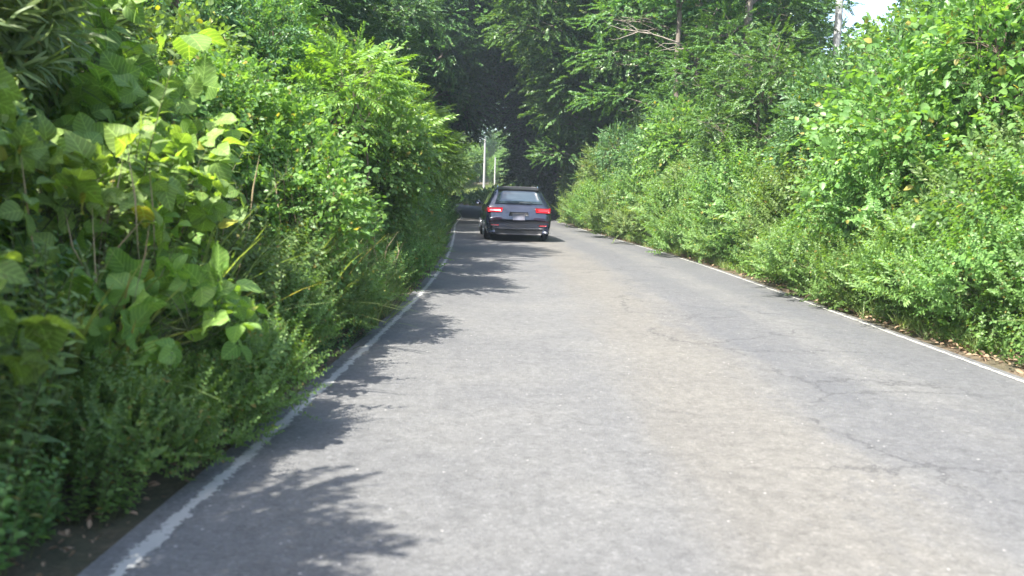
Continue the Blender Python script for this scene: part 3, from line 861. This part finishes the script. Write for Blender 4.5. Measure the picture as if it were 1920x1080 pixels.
for pk, nm, lb, ct, (y, off), rz, s in RIGHT:
    put(pk, nm, lb, ct, R_(y, off), rz, s)
MOUND_R = [
 ('mound2', 'feathery weed mound right at the right picture edge above the dead leaves', 6.9, 1.1, 1.1), ('mound0', 'leafy mound rising from the tan dead leaves on the right', 7.9, .95, 1.1),
 ('mound1', 'feathery mound behind the dead leaves on the right', 8.9, .8, 1.1), ('mound0', 'leafy mound hiding a piece of the right white line', 10.0, .42, 1.0),
 ('mound2', 'round leafy mound next to the hidden piece of the right white line', 11.2, .6, 1.2), ('mound1', 'feathery mound just past the hidden piece of the right line', 12.6, .65, 1.1),
 ('mound0', 'leafy mound under the dark hollow of the right bank', 14.0, .7, 1.2), ('mound2', 'mound of small leaves beyond the dark hollow', 15.6, .65, 1.2),
 ('mound1', 'feathery mound where the right line looks thinnest', 17.4, .5, 1.2), ('mound0', 'leafy mound halfway between the hollow and the car', 19.4, .55, 1.3),
 ('mound2', 'low mound below the yellow tufted shrub', 21.5, .6, 1.3), ('mound1', 'feathery mound level with the car on the right verge', 24.0, .6, 1.4),
 ('mound0', 'leafy mound on the right verge just ahead of the car', 27.0, .6, 1.5), ('mound2', 'leafy mound on the right verge near the tunnel mouth', 31.0, .6, 1.5), ('mound1', 'farthest mound on the right verge at the tunnel mouth', 35.5, .6, 1.6)]
for i, (pk, lb, y, off, s) in enumerate(MOUND_R):
    put(pk, 'weed_mound', lb, 'weeds', R_(y, off + .1), i * 1.7 + .4, s)
MID = 'leafy mounds on the slope above the right verge'
for i, (y, off) in enumerate([(7.2, 1.9), (9.3, 1.8), (11.2, 1.5), (13.3, 1.7), (15.2, 1.5), (17.5, 1.4), (20, 1.4), (22.5, 1.4), (25.5, 1.4), (29, 1.4)]):
    put('mound%d' % (i % 3), 'weed_mound', 'leafy mound on the slope between the right verge and the taller shrubs', 'weeds', R_(y, off), i * 2.1, 1.5 + .02 * y, MID)
GR = 'shrubs filling the slope behind the front of the right bank'
keys_r = ['shrub1', 'warm2', 'heart0', 'shrub2', 'warm1', 'narrow0', 'shrub0']
def gap_scale(y, off):
    return .62 if abs((float(XR(y)) + off) / y - .385) < .09 and y > 11 else 1.0
for i, (y, off) in enumerate([(5.2, 2.6), (7.6, 3.7), (9.6, 3.8), (12.2, 3.8), (14.0, 3.9), (16.8, 3.3), (19.6, 3.2), (22.5, 3.3), (25.2, 3.3), (28.5, 3.2), (32, 3.1), (36, 3.1),
                              (8.0, 5.6), (11.0, 5.8), (14.5, 5.6), (18.0, 5.2), (21.5, 5.2), (25.0, 5.2), (29.0, 5.0), (11.5, 8), (15.5, 8)]):
    put(keys_r[i % 7], 'slope_shrub', 'shrub on the slope behind the front shrubs of the right bank', 'shrub', R_(y, off), rb.uniform(0, 6), (1.25 + .2 * rb.random()) * gap_scale(y, off), GR)

# ------------------------------------------------------------------ trees
def T(pk, label, x, y, rz, s=1.0, sz=None, group=None, name='broadleaf_tree'):
    return place_tree(PR[pk], name, label, x, y, rz, s, group, sz)
T('shade0', 'tree with shaded leaves rising right behind the left hedge crest', -6.2, 15.0, .5, .85)
T('shade1', 'shaded tree above the feathery saplings on the left', -6.2, 20.5, 2.5, .8)
T('dark0', 'dark green tree behind the far left hedge', -6.8, 27.0, 1.2, .68)
T('shade2', 'large tree on the left whose branches close over the road', -6.2, 33.0, 3.0, .88)
T('arch0', 'tree left of the road arching over the tunnel mouth', -6.0, 42.0, 0.1, 1.0)
T('arch1', 'second arching tree left of the road deeper in the tunnel', -5.6, 51.0, 0.1, 1.15)
T('arch0', 'arching tree squeezed between the first two arches on the left', -5.3, 46.5, -.15, .95)
T('arch1', 'farthest arching tree left of the road beyond the tunnel', -8.6, 70.0, .2, 1.3)
T('arch0', 'arching tree rooted on the right bank in front of the tunnel', 4.9, 42.0, 3.2, .92)
T('arch1', 'lower arching tree over the poles beyond the hedge end', -5.6, 56.0, .1, .86)
T('arch0', 'sunlit tree arching over the car roof from the right bank', 4.2, 37.0, 3.2, .98)
T('arch0', 'third arching tree left of the road at the back of the tunnel', -6.0, 61.0, 0.2, 1.25)
T('arch1', 'tree bending over the road from the right above the car roof', 4.6, 49.0, 3.0, 1.0)
T('arch0', 'tree bending over the road from the right deep in the tunnel', 3.2, 58.0, 2.9, 1.05)
T('round0', 'tree behind the left arch of the tunnel', -8.2, 50.0, 4.0, 1.25)
T('dark1', 'tall dark tree at the upper left behind the hedge', -10.5, 18.0, 2.0, .8)
T('dark0', 'tall dark tree deep behind the left hedge', -11.5, 27.0, 5.0, .78)
T('dark1', 'dark tree at the left back of the wood', -12.5, 38.0, 3.0, .9)
T('dark0', 'dark tree far left behind the near hedge', -11.0, 10.5, .7, .8)
T('layer1', 'layered bright green tree spreading over the road from the right', 5.6, 38.0, 2.2, 1.1)
T('layer2', 'layered sunlit tree in the middle of the right slope', 6.4, 30.5, .6, 1.0)
T('layer0', 'tall tree with flat sunlit boughs above the tunnel', 5.0, 46.0, 5.2, 1.3)
T('small0', 'small leafy tree leaning over the right mouth of the tunnel', 3.9, 36.5, 1.5, 1.1, name='small_tree')
T('small1', 'small bright tree on the right bank behind the car', 5.6, 24.0, 3.9, .95, name='small_tree')
T('small0', 'small tree crowning the right bank left of the sky gap', 5.1, 18.0, 4.4, .72, name='small_tree')
T('round2', 'tree behind the slender trunk on the right slope', 8.2, 33.0, 1.1, 1.0)
T('thin0', 'slender grey trunked tree standing bare stemmed on the right slope', 5.05, 25.5, 0, 1.0, name='slender_tree')
T('thin1', 'thicker pale trunk cut by the top of the picture left of the sky gap', 6.3, 23.5, 1.2, 1.05, name='slender_tree')
T('thin1', 'thin pale tree just right of the sky gap with the pole', 11.4, 24.5, 3.4, 1.0, name='slender_tree')
T('small1', 'loose leaved tree near the upper right corner', 9.2, 15.5, 2.0, 1.0, name='small_tree')
T('layer1', 'bright tree over the bank at the upper right corner', 9.6, 11.5, 5.5, .68)
T('round0', 'tree filling the upper right corner behind the shrubs', 12.5, 14.0, 2.2, .8)
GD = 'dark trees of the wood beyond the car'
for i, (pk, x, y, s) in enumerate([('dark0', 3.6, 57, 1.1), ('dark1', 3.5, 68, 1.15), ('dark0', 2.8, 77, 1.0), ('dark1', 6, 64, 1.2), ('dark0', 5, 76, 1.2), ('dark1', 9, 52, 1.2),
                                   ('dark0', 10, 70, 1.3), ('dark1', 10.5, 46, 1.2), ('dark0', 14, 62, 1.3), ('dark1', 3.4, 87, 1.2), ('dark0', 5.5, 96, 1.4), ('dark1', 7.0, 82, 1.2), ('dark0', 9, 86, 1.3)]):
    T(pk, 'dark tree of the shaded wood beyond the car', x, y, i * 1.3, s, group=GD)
for i, (pk, x, y, s) in enumerate([('round1', -8.6, 57, 1.25), ('round2', -11.5, 82, 1.4), ('dark1', -13.5, 90, 1.4), ('arch0', -10.5, 76, 1.3), ('round0', -17, 99, 1.4), ('layer2', -9, 68, 1.3), ('dark1', -14, 52, 1.3), ('dark0', -17, 66, 1.3), ('dark1', -20, 34, 1.0), ('dark0', -20, 46, 1.4), ('dark1', -17, 22, 1.3), ('dark0', -15, 12, 1.2)]):
    T(pk, 'tree in the back of the wood left of the road', x, y, i * 1.7, s, group='trees at the back of the left wood')
for i, (pk, x, y, s) in enumerate([('dark1', 19, 34, 1.0), ('dark0', 27, 46, 1.1), ('layer2', 9.8, 39, 1.1), ('round1', 17, 60, 1.5), ('round0', 13, 52, 1.4)]):
    T(pk, 'tree in the back of the wood on the right slope', x, y, i * 1.9 + .3, s, group='trees at the back of the right slope')
for i, (pk, x, y, s) in enumerate([('round0', -16, 128, 1.3), ('round1', -8, 135, 1.2), ('layer1', -24, 120, 1.3), ('layer2', -3, 150, 1.4), ('round2', -12, 155, 1.6), ('round0', -22, 150, 1.6), ('round1', 6, 140, 1.5), ('round2', -34, 140, 1.6), ('layer0', 14, 120, 1.5), ('round1', -30, 100, 1.3), ('dark0', 20, 105, 1.5), ('round2', 5, 165, 1.8), ('round0', -25, 175, 1.8), ('round1', -40, 165, 1.8)]):
    T(pk, 'sunlit tree in the distance beyond the bend', x, y, i * 1.1, s, group='distant sunlit trees beyond the bend')
GF = 'sunlit bushes on the far verge beyond the bend'
for i, (pk, x, y, s) in enumerate([('warm0', -8.5, 118, 2.2), ('warm1', -7.5, 124, 2.2), ('warm2', -11.5, 126, 2.4), ('warm0', -1.5, 126, 2.0), ('shrub1', -14, 132, 2.6), ('warm2', -6.5, 134, 3.0), ('warm0', -3.2, 138, 3.1), ('shrub0', -9.8, 137, 3.2), ('warm1', -9, 130, 2.8), ('warm2', 0.5, 118, 2.2), ('warm1', -17, 128, 2.8)]):
    put(pk, 'far_bush', 'sunlit bush on the far verge beyond the bend', 'bush', (x, y), i * 1.1, s, GF)

# dead bare branch on the right slope
def bare_branch(loc, seed, label, s=1.0, rz=0, tl=(0, 0)):
    rng = np.random.default_rng(seed); g = Geo()
    main = curve_pts((0, 0, 0), (-2.2, 0, .55), rng, .06, 9)
    V, F = tube(main, np.linspace(.035, .008, 9), 6); g.add(V, F)
    for i in range(9):
        b = main[rng.integers(2, 8)]
        p = curve_pts(b, b + np.array([-rng.uniform(.4, 1.0), rng.normal(0, .3), rng.uniform(-.3, .45)]), rng, .1, 6)
        V, F = tube(p, np.linspace(.014, .003, 6), 4); g.add(V, F)
    o = link('dead_branch', g.mesh('dead_branch', M['bark_pale'], smooth=True), None, loc)
    o.rotation_euler = (tl[0], tl[1], rz); o.scale = (s, s, s)
    tag(o, label, 'branch')
bare_branch((5.0, 24.9, 5.3), 3, 'pale dead branch forking left from the slender grey trunk', 1.0, .2, (0, .05))
bare_branch((9.3, 13.4, 3.6), 8, 'pale dead branch at the upper right corner', .8, 1.2, (0, .6))

# ------------------------------------------------------------------ utility poles
def pole(x, y, h, r, label, arms=True):
    e = empty('utility_pole', (x, y, gz(x, y) - .3))
    tag(e, label, 'utility pole')
    z = np.linspace(0, h, 6)
    V, F = tube(np.stack([z * 0, z * 0, z], 1), np.linspace(r * 1.25, r * .85, 6), 12)
    link('pole', mesh_np('pole', V, F, M['concrete'], smooth=True), e)
    if arms:
        for k, zz in enumerate((h - .5, h - 1.2)):
            V, F = tube(np.array([(-.8, .12, zz), (.8, .12, zz)]), .04, 4)
            a = link('crossarm', mesh_np('crossarm', V, F, M['steel']), e)
            for xx in (-.7, -.3, .3, .7):
                V, F = tube(np.array([(xx, .12, zz + .03), (xx, .12, zz + .1), (xx, .12, zz + .2)]), [.03, .05, .02], 8)
                link('insulator', mesh_np('insulator', V, F, M['concrete'], smooth=True), a)
    return e
pole(-3.9, 108, 7.2, .14, 'white utility pole on the sunny verge seen left of the car', arms=False)
pole(-2.9, 122, 4.6, .10, 'short thin white pole farther back on the sunny verge', arms=False)
pole(12.5, 34.5, 14, .13, 'grey utility pole standing in the sky gap at upper right')

# ------------------------------------------------------------------ undergrowth, litter, grass (uncountable)
def undergrowth(name, label, cat, side, seed, n, y0, y1, omax, sprays, mat, sc, upb=.8, omin=.12, dens=1.5, zlift=.0):
    rng = np.random.default_rng(seed)
    y = y0 + (y1 - y0) * rng.uniform(0, 1, n) ** dens
    off = omin + (omax - omin) * rng.uniform(0, 1, n) ** .9
    x = XL(y) - .1 - off if side < 0 else XR(y) + .08 + off
    ok = vnoise(x * 2 + 4, y * 1.3) > -.75 + .5 * (off < .3)
    x, y, off = x[ok], y[ok], off[ok]; m = len(x)
    P = np.stack([x, y, ground_z(x, y) - .02 + zlift], 1)
    a = rng.uniform(0, 6.28, m)
    d = norm(np.stack([np.cos(a) * .6 - side * .15, np.sin(a) * .6, np.full(m, upb)], 1))
    Rm = frames(d, rng, up=rng.normal(size=(m, 3)) * .6 + np.array([0, 0, .8]), tilt=.3)
    S = rng.uniform(*sc, m) * np.clip(.45 + off, .5, 1.15) * np.interp(y, [0, 10, 35], [.8, 1, 1.5]); w = rng.integers(0, len(sprays), m)
    g = Geo(); st = Geo()
    for k, sm in enumerate(sprays):
        q = w == k
        g.inst(sm[0], Rm[q], P[q], S[q])
    o = link(name, g.mesh(name, M[mat]))
    tag(o, label, cat, kind='stuff')
undergrowth('roadside_undergrowth', 'low mixed weeds along the foot of the left hedge', 'weeds', -1, 200, 7500, 1.0, 42, 1.8, SP['herbw'] + SP['shrub_small'], 'shrub', (.5, 1.1), omin=.03)
undergrowth('roadside_undergrowth', 'fine leaved green weeds covering the foot of the right bank', 'weeds', 1, 201, 11000, 4.5, 42, 2.3, SP['herbw'] + SP['shrub_small'] + SP['shrub_small'], 'shrub_warm', (.6, 1.35), omin=.22)
undergrowth('slope_undergrowth', 'darker weeds between the shrubs of the right bank', 'weeds', 1, 202, 5000, 5, 44, 5.5, SP['shrub'] + SP['herb'], 'shrub', (.8, 1.5), omin=1.2)
undergrowth('slope_undergrowth', 'darker weeds between the shrubs of the left thicket', 'weeds', -1, 203, 3500, .5, 44, 4.5, SP['shrub_small'] + SP['herb'], 'shrub_warm', (.8, 1.4), omin=.7)
undergrowth('wood_undergrowth', 'shaded ground cover in the wood on the right beyond the car', 'ground cover', 1, 204, 3500, 44, 100, 14, SP['treel'], 'tree_shaded', (.8, 1.5), omin=.3, dens=1)
undergrowth('wood_undergrowth', 'shaded ground cover in the wood on the left beyond the hedge', 'ground cover', -1, 205, 3000, 38, 100, 14, SP['treel'], 'tree_shaded', (.8, 1.5), omin=.5, dens=1)

def grass_strip(name, label, side, seed, n, y0, y1, o0, o1, sc, mat='grass', dens=1.4, tufts=TUFT):
    rng = np.random.default_rng(seed)
    y = y0 + (y1 - y0) * rng.uniform(0, 1, n) ** dens
    off = rng.uniform(o0, o1, n)
    x = XL(y) - .1 - off if side < 0 else XR(y) + .08 + off
    ok = vnoise(x * 3, y * 1.1 + 9) > -.15
    x, y = x[ok], y[ok]; m = len(x)
    P = np.stack([x, y, ground_z(x, y) - .01], 1)
    th = rng.uniform(0, 6.28, m)
    Rm = np.zeros((m, 3, 3)); Rm[:, 0, 0] = np.cos(th); Rm[:, 0, 1] = -np.sin(th); Rm[:, 1, 0] = np.sin(th); Rm[:, 1, 1] = np.cos(th); Rm[:, 2, 2] = 1
    S = rng.uniform(*sc, m); g = Geo()
    for k in range(len(tufts)):
        q = np.arange(m) % len(tufts) == k
        g.inst(tufts[k], Rm[q], P[q], S[q])
    tag(link(name, g.mesh(name, M[mat])), label, 'grass', kind='stuff')
grass_strip('verge_grass', 'thin grass along the left road edge', -1, 210, 900, 2, 36, .25, .9, (.35, .9))
grass_strip('verge_grass', 'short grass along the right road edge', 1, 211, 800, 4.5, 45, .12, .6, (.2, .55))
grass_strip('far_verge_grass', 'sunlit yellow green grass on the far verge beyond the bend', 1, 212, 9000, 88, 150, .2, 16, (.8, 1.6), dens=1.0)

def litter(name, label, side, seed, n, y0, y1, o0, o1, size):
    rng = np.random.default_rng(seed)
    y = rng.uniform(y0, y1, n); off = o0 + (o1 - o0) * rng.uniform(0, 1, n) ** .8
    x = XL(y) - .1 - off if side < 0 else XR(y) + off
    P = np.stack([x, y, np.maximum(ground_z(x, y), 0.0) + rng.uniform(.004, .03, n)], 1)
    a = rng.uniform(0, 6.28, n)
    d = np.stack([np.cos(a), np.sin(a), rng.normal(0, .25, n)], 1)
    g = Geo()
    g.inst(leaf_mid(.26, .22, -.2), frames(d, rng, tilt=.45), P, rng.uniform(*size, n))
    tag(link(name, g.mesh(name, M['dead'])), label, 'dead leaves', kind='stuff')
litter('leaf_litter', 'tan dead leaves lying beyond the white line at lower right', 1, 220, 1500, 5, 11, .1, 1.2, (.03, .085))
litter('leaf_litter', 'sparse dead leaves along the farther right road edge', 1, 221, 900, 11, 34, .06, .7, (.03, .08))
litter('leaf_litter', 'dead leaves in the shade of the left hedge', -1, 222, 5000, 1.6, 20, .0, 1.1, (.012, .045))

# ------------------------------------------------------------------ car
def car():
    c = empty('estate_car', (.13, 23.35, 0), R(4.5))
    tag(c, 'dark blue estate car driving ahead with red tail lights and silver roof rails', 'car')
    paint = simple_mat('navy_paint', (.014, .018, .034), .25, metal=.35, spec=.6, coat=1.0, var=.1)
    glass = simple_mat('dark_glass', (.03, .045, .055), .08, spec=.9, coat=.6, var=.05)
    black = simple_mat('black_plastic', (.015, .015, .017), .5, var=.2)
    rubber = simple_mat('tyre_rubber', (.02, .02, .02), .85, var=.2)
    alloy = simple_mat('alloy', (.55, .56, .58), .3, metal=.9)
    chrome = simple_mat('chrome', (.75, .76, .78), .15, metal=1.0)
    red = simple_mat('red_lamp', (.26, .004, .009), .22, spec=.5, coat=.6, emit=(1, .02, .03), estr=.10)
    redd = simple_mat('red_reflector', (.30, .008, .01), .2, coat=1.0)
    trim = simple_mat('dull_trim', (.10, .10, .11), .35, metal=.5)
    clear = simple_mat('clear_lamp_and_glint', (.7, .72, .75), .15, coat=1.0)
    plate = simple_mat('plate_grey', (.22, .22, .27), .7)
    # stations: y, top z, half width at sill, at waist, at belt, at roof edge, belt z, roof edge z
    S = np.array([
        (0.00, .60, .70, .80, .76, .60, .56, .59),
        (.03, .70, .76, .86, .83, .66, .64, .69),
        (.07, .94, .80, .885, .86, .74, .84, .93),
        (.13, 1.00, .82, .895, .875, .76, .93, .99),
        (.22, 1.11, .83, .90, .88, .73, .955, 1.09),
        (.36, 1.28, .84, .905, .885, .68, .965, 1.24),
        (.52, 1.43, .85, .91, .885, .63, .965, 1.385),
        (.75, 1.465, .86, .91, .885, .61, .96, 1.415),
        (1.4, 1.485, .86, .912, .885, .615, .95, 1.43),
        (2.1, 1.485, .86, .912, .885, .615, .94, 1.43),
        (2.7, 1.45, .86, .91, .88, .60, .935, 1.395),
        (3.1, 1.27, .86, .91, .875, .64, .93, 1.22),
        (3.5, 1.02, .86, .91, .86, .72, .91, .99),
        (3.9, .93, .85, .90, .82, .66, .85, .90),
        (4.4, .82, .82, .87, .76, .55, .74, .80),
        (4.65, .66, .72, .78, .68, .45, .60, .65),
        (4.72, .52, .60, .66, .60, .40, .48, .51)])
    ys = np.unique(np.round(np.concatenate([S[:, 0], np.arange(0.1, 4.7, .06)]), 3))
    def st(y): return [np.interp(y, S[:, 0], S[:, k]) for k in range(1, 8)]
    AX = (.95, 3.72)
    def sill(y):
        z = .20
        for a in AX:
            dd = abs(y - a)
            if dd < .37: z = max(z, .31 + math.sqrt(max(.37 ** 2 - dd ** 2, 0)) - .02)
        return z
    V = []; n = 0
    for y in ys:
        top, ws, ww, wb, wr, zb, zr = st(y)
        s = sill(y); s = min(s, zb - .08)
        zw = max(s + .02, .62 * zb)
        half = [(ws, s), (ws + (ww - ws) * .7, s + (zw - s) * .35), (ww, zw), (wb, zb), ((wb * .45 + wr * .55), (zb * .4 + zr * .6)), (wr, zr), (wr * .82, zr + (top - zr) * .72), (wr * .4, top - .004), (0, top)]
        prof = half + [(-a, b) for a, b in half[-2::-1]]
        n = len(prof)
        V += [(a, y, b) for a, b in prof]
    F = [(i * n + j, i * n + j + 1, (i + 1) * n + j + 1, (i + 1) * n + j) for i in range(len(ys) - 1) for j in range(n - 1)]
    m0 = len(V)
    V = np.array(V)
    # rear and front caps (quads across, mirror pairs)
    h = n // 2
    for base in (0, (len(ys) - 1) * n):
        for j in range(h - 1):
            F.append((base + j, base + j + 1, base + n - 2 - j, base + n - 1 - j))
    link('body', mesh_np('body', V, np.array(F), paint, smooth=True), c)
    def panel(name, pts, mat, parent=c, th=.008, nrm=(0, -1, 0), nx=6, nz=4, bulge=.0):
        """curved patch between four corners, given thickness along nrm"""
        p = [np.array(q, float) for q in pts]
        nr = np.array(nrm, float)
        G = []
        for j in range(nz):
            for i in range(nx):
                s_, t_ = i / (nx - 1), j / (nz - 1)
                q = (p[0] * (1 - s_) + p[1] * s_) * (1 - t_) + (p[3] * (1 - s_) + p[2] * s_) * t_
                G.append(q + nr * bulge * (1 - (2 * s_ - 1) ** 2))
        G = np.array(G); B = G - nr * th * 3 + 0
        Fr = [(j * nx + i, j * nx + i + 1, (j + 1) * nx + i + 1, (j + 1) * nx + i) for j in range(nz - 1) for i in range(nx - 1)]
        k = len(G)
        bd = [i for i in range(nx)] + [j * nx + nx - 1 for j in range(1, nz)] + [(nz - 1) * nx + i for i in range(nx - 2, -1, -1)] + [j * nx for j in range(nz - 2, 0, -1)]
        Fs = [(bd[i], bd[(i + 1) % len(bd)], bd[(i + 1) % len(bd)] + k, bd[i] + k) for i in range(len(bd))]
        return link(name, mesh_np(name, np.concatenate([G, B]), np.array(Fr + Fs), mat, smooth=False), parent)
    # rear window, on the sloped hatch
    panel('rear_window', [(-.655, .135, 1.025), (.655, .135, 1.025), (.53, .47, 1.385), (-.53, .47, 1.385)], glass, nrm=(0, -.72, .69), bulge=.015, nx=9)
    panel('roof_spoiler', [(-.56, .40, 1.405), (.56, .40, 1.405), (.58, .80, 1.492), (-.58, .80, 1.492)], black, nrm=(0, -.25, .97), th=.012, bulge=.012)
    panel('bumper', [(-.80, -.028, .24), (.80, -.028, .24), (.81, -.032, .56), (-.81, -.032, .56)], paint, th=.03, bulge=.05, nx=11, nz=5)
    panel('diffuser', [(-.62, -.048, .19), (.62, -.048, .19), (.66, -.052, .33), (-.66, -.052, .33)], black, th=.02, bulge=.045, nx=9)
    panel('trim_strip', [(-.66, -.060, .36), (.66, -.060, .36), (.66, -.060, .375), (-.66, -.060, .375)], trim, th=.006, bulge=.045, nx=9, nz=2)
    for sx in (-1, 1):
        tl = panel('tail_light', [(sx * .47, .012, .80), (sx * .85, .022, .79), (sx * .865, .050, .912), (sx * .44, .030, .918)], red, nrm=(0, -1, .1), th=.02)
        panel('lens_glint_band', [(sx * .50, .010, .83), (sx * .80, .016, .83), (sx * .80, .022, .855), (sx * .50, .015, .86)], clear if sx < 0 else redd, tl, nrm=(0, -1, .1), th=.004)  # left band is pale, a painted highlight on the lamp; right band is red
        panel('tail_light', [(sx * .845, .075, .79), (sx * .905, .30, .80), (sx * .89, .30, .91), (sx * .868, .10, .925)], redd, nrm=(sx, -.2, 0), th=.006)
        panel('reflector', [(sx * .55, -.064, .43), (sx * .76, -.050, .43), (sx * .76, -.050, .46), (sx * .55, -.064, .46)], redd, th=.004, nz=2, nrm=(0, -1, 0))
        # roof rail
        z = np.array([1.455, 1.515, 1.535, 1.54, 1.535, 1.50, 1.44]); y = np.array([.62, .70, .95, 1.7, 2.3, 2.55, 2.68])
        V, F2 = tube(np.stack([np.full(7, sx * .56), y, z], 1), .017, 6)
        link('roof_rail', mesh_np('roof_rail', V, F2, chrome, smooth=True), c)
        # side glass
        panel('side_window', [(sx * .868, .55, .985), (sx * .868, 2.85, .965), (sx * .655, 2.55, 1.36), (sx * .665, .72, 1.375)], glass, nrm=(sx * .85, 0, .5), th=.004, nx=9, bulge=.008)
        # mirror
        mg = Geo()
        V, F2 = tube(np.array([(sx * .86, 2.98, .97), (sx * .94, 2.97, 1.0)]), .025, 5); mg.add(V, F2)
        V, F2 = tube(np.array([(sx * .93, 2.93, 1.02), (sx * .95, 2.93, 1.02), (sx * 1.07, 2.97, 1.025), (sx * 1.10, 2.99, 1.02)]), [.05, .075, .07, .02], 8); mg.add(V, F2)
        mi = link('door_mirror', mg.mesh('door_mirror', paint, smooth=True), c)
        panel('mirror_glass', [(sx * .955, 2.875, .975), (sx * 1.07, 2.895, .985), (sx * 1.07, 2.895, 1.065), (sx * .955, 2.875, 1.07)], chrome, mi, th=.003, nz=2, nx=2)
        V, F2 = tube(np.array([(sx * .5, .02, .215), (sx * .5, -.075, .215)]), .035, 8)
        link('exhaust_tip', mesh_np('exhaust_tip', V, F2, chrome), c)
        for ay in AX:
            prof = [(.0, .0), (.18, .0), (.2, .02), (.29, .01), (.315, .04), (.322, .1), (.315, .17), (.29, .205), (.2, .2), (.18, .18), (0, .18)]
            N = 28; V = []; 
            for a in np.linspace(0, 2 * math.pi, N, endpoint=False):
                for r_, x_ in prof:
                    V.append((sx * (.905 - x_), ay + r_ * math.cos(a), .322 + r_ * math.sin(a)))
            k = len(prof)
            F2 = [(i * k + j, i * k + j + 1, ((i + 1) % N) * k + j + 1, ((i + 1) % N) * k + j) for i in range(N) for j in range(k - 1)]
            w = link('wheel', mesh_np('wheel', V, np.array(F2), rubber, smooth=True), c)
            rg_ = Geo()
            for s5 in range(5):
                a = s5 * 2 * math.pi / 5
                p0 = np.array([sx * .915, ay, .322]); p1 = p0 + np.array([0, .195 * math.cos(a), .195 * math.sin(a)])
                V, F2 = tube(np.array([p0, (p0 + p1) / 2, p1]), [.045, .03, .035], 6); rg_.add(V, F2)
            t = np.linspace(0, 2 * math.pi, 25)
            V, F2 = tube(np.stack([np.full(25, sx * .912), ay + .2 * np.cos(t), .322 + .2 * np.sin(t)], 1), .012, 5); rg_.add(V, F2)
            link('rim', rg_.mesh('rim', alloy, smooth=True), w)
    # underbody
    V = [(x, y, z) for y in (.1, 4.6) for x, z in ((-.66, .2), (.66, .2), (.66, .5), (-.66, .5))]
    F2 = [(0, 1, 2, 3), (4, 5, 6, 7), (0, 1, 5, 4), (1, 2, 6, 5), (2, 3, 7, 6), (3, 0, 4, 7)]
    link('underbody', mesh_np('underbody', V, np.array(F2), black), c)
    panel('plate_recess', [(-.27, .012, .70), (.27, .012, .70), (.25, .040, .80), (-.25, .040, .80)], black, th=.004)
    panel('number_plate', [(-.165, -.012, .585), (.165, -.012, .585), (.165, .005, .75), (-.165, .005, .75)], plate, th=.004, nz=2, nx=2)
    V, F2 = tube(np.array([(0, .10, 1.03), (.02, .085, 1.055), (.36, .12, 1.075)]), .008, 4)
    link('rear_wiper', mesh_np('rear_wiper', V, F2, black), c)
    V, F2 = tube(np.array([(0, .95, 1.47), (0, .90, 1.50), (0, .78, 1.53)]), [.03, .02, .004], 5)
    link('antenna', mesh_np('antenna', V, F2, black), c)
    # lamps at the front, for other viewpoints
    for sx in (-1, 1):
        panel('headlight', [(sx * .50, 4.655, .58), (sx * .74, 4.56, .60), (sx * .72, 4.50, .70), (sx * .48, 4.60, .68)], clear, nrm=(0, 1, .1), th=.01)
    panel('windscreen', [(-.70, 3.42, 1.085), (.70, 3.42, 1.085), (.56, 2.86, 1.40), (-.56, 2.86, 1.40)], glass, nrm=(0, .5, .86), th=.004, nx=7)
car()

# ------------------------------------------------------------------ haze
def haze():
    mt, nt = new_mat('thin_haze'); q = NT(nt)
    v = q.n('ShaderNodeVolumePrincipled')
    v.inputs['Color'].default_value = (.68, .85, 1.0, 1)
    v.inputs['Density'].default_value = .0007
    v.inputs['Anisotropy'].default_value = .0
    o = q.n('ShaderNodeOutputMaterial'); q.l(v.outputs[0], o.inputs['Volume'])
    x0, x1, y0, y1, z0, z1 = -402, 402, -31, 422, -3, 45
    V = [(x, y, z) for z in (z0, z1) for x, y in ((x0, y0), (x1, y0), (x1, y1), (x0, y1))]
    F = [(3, 2, 1, 0), (4, 5, 6, 7), (0, 1, 5, 4), (1, 2, 6, 5), (2, 3, 7, 6), (3, 0, 4, 7)]
    tag(link('haze', mesh_np('haze', V, np.array(F), mt)), kind='stuff')
haze()
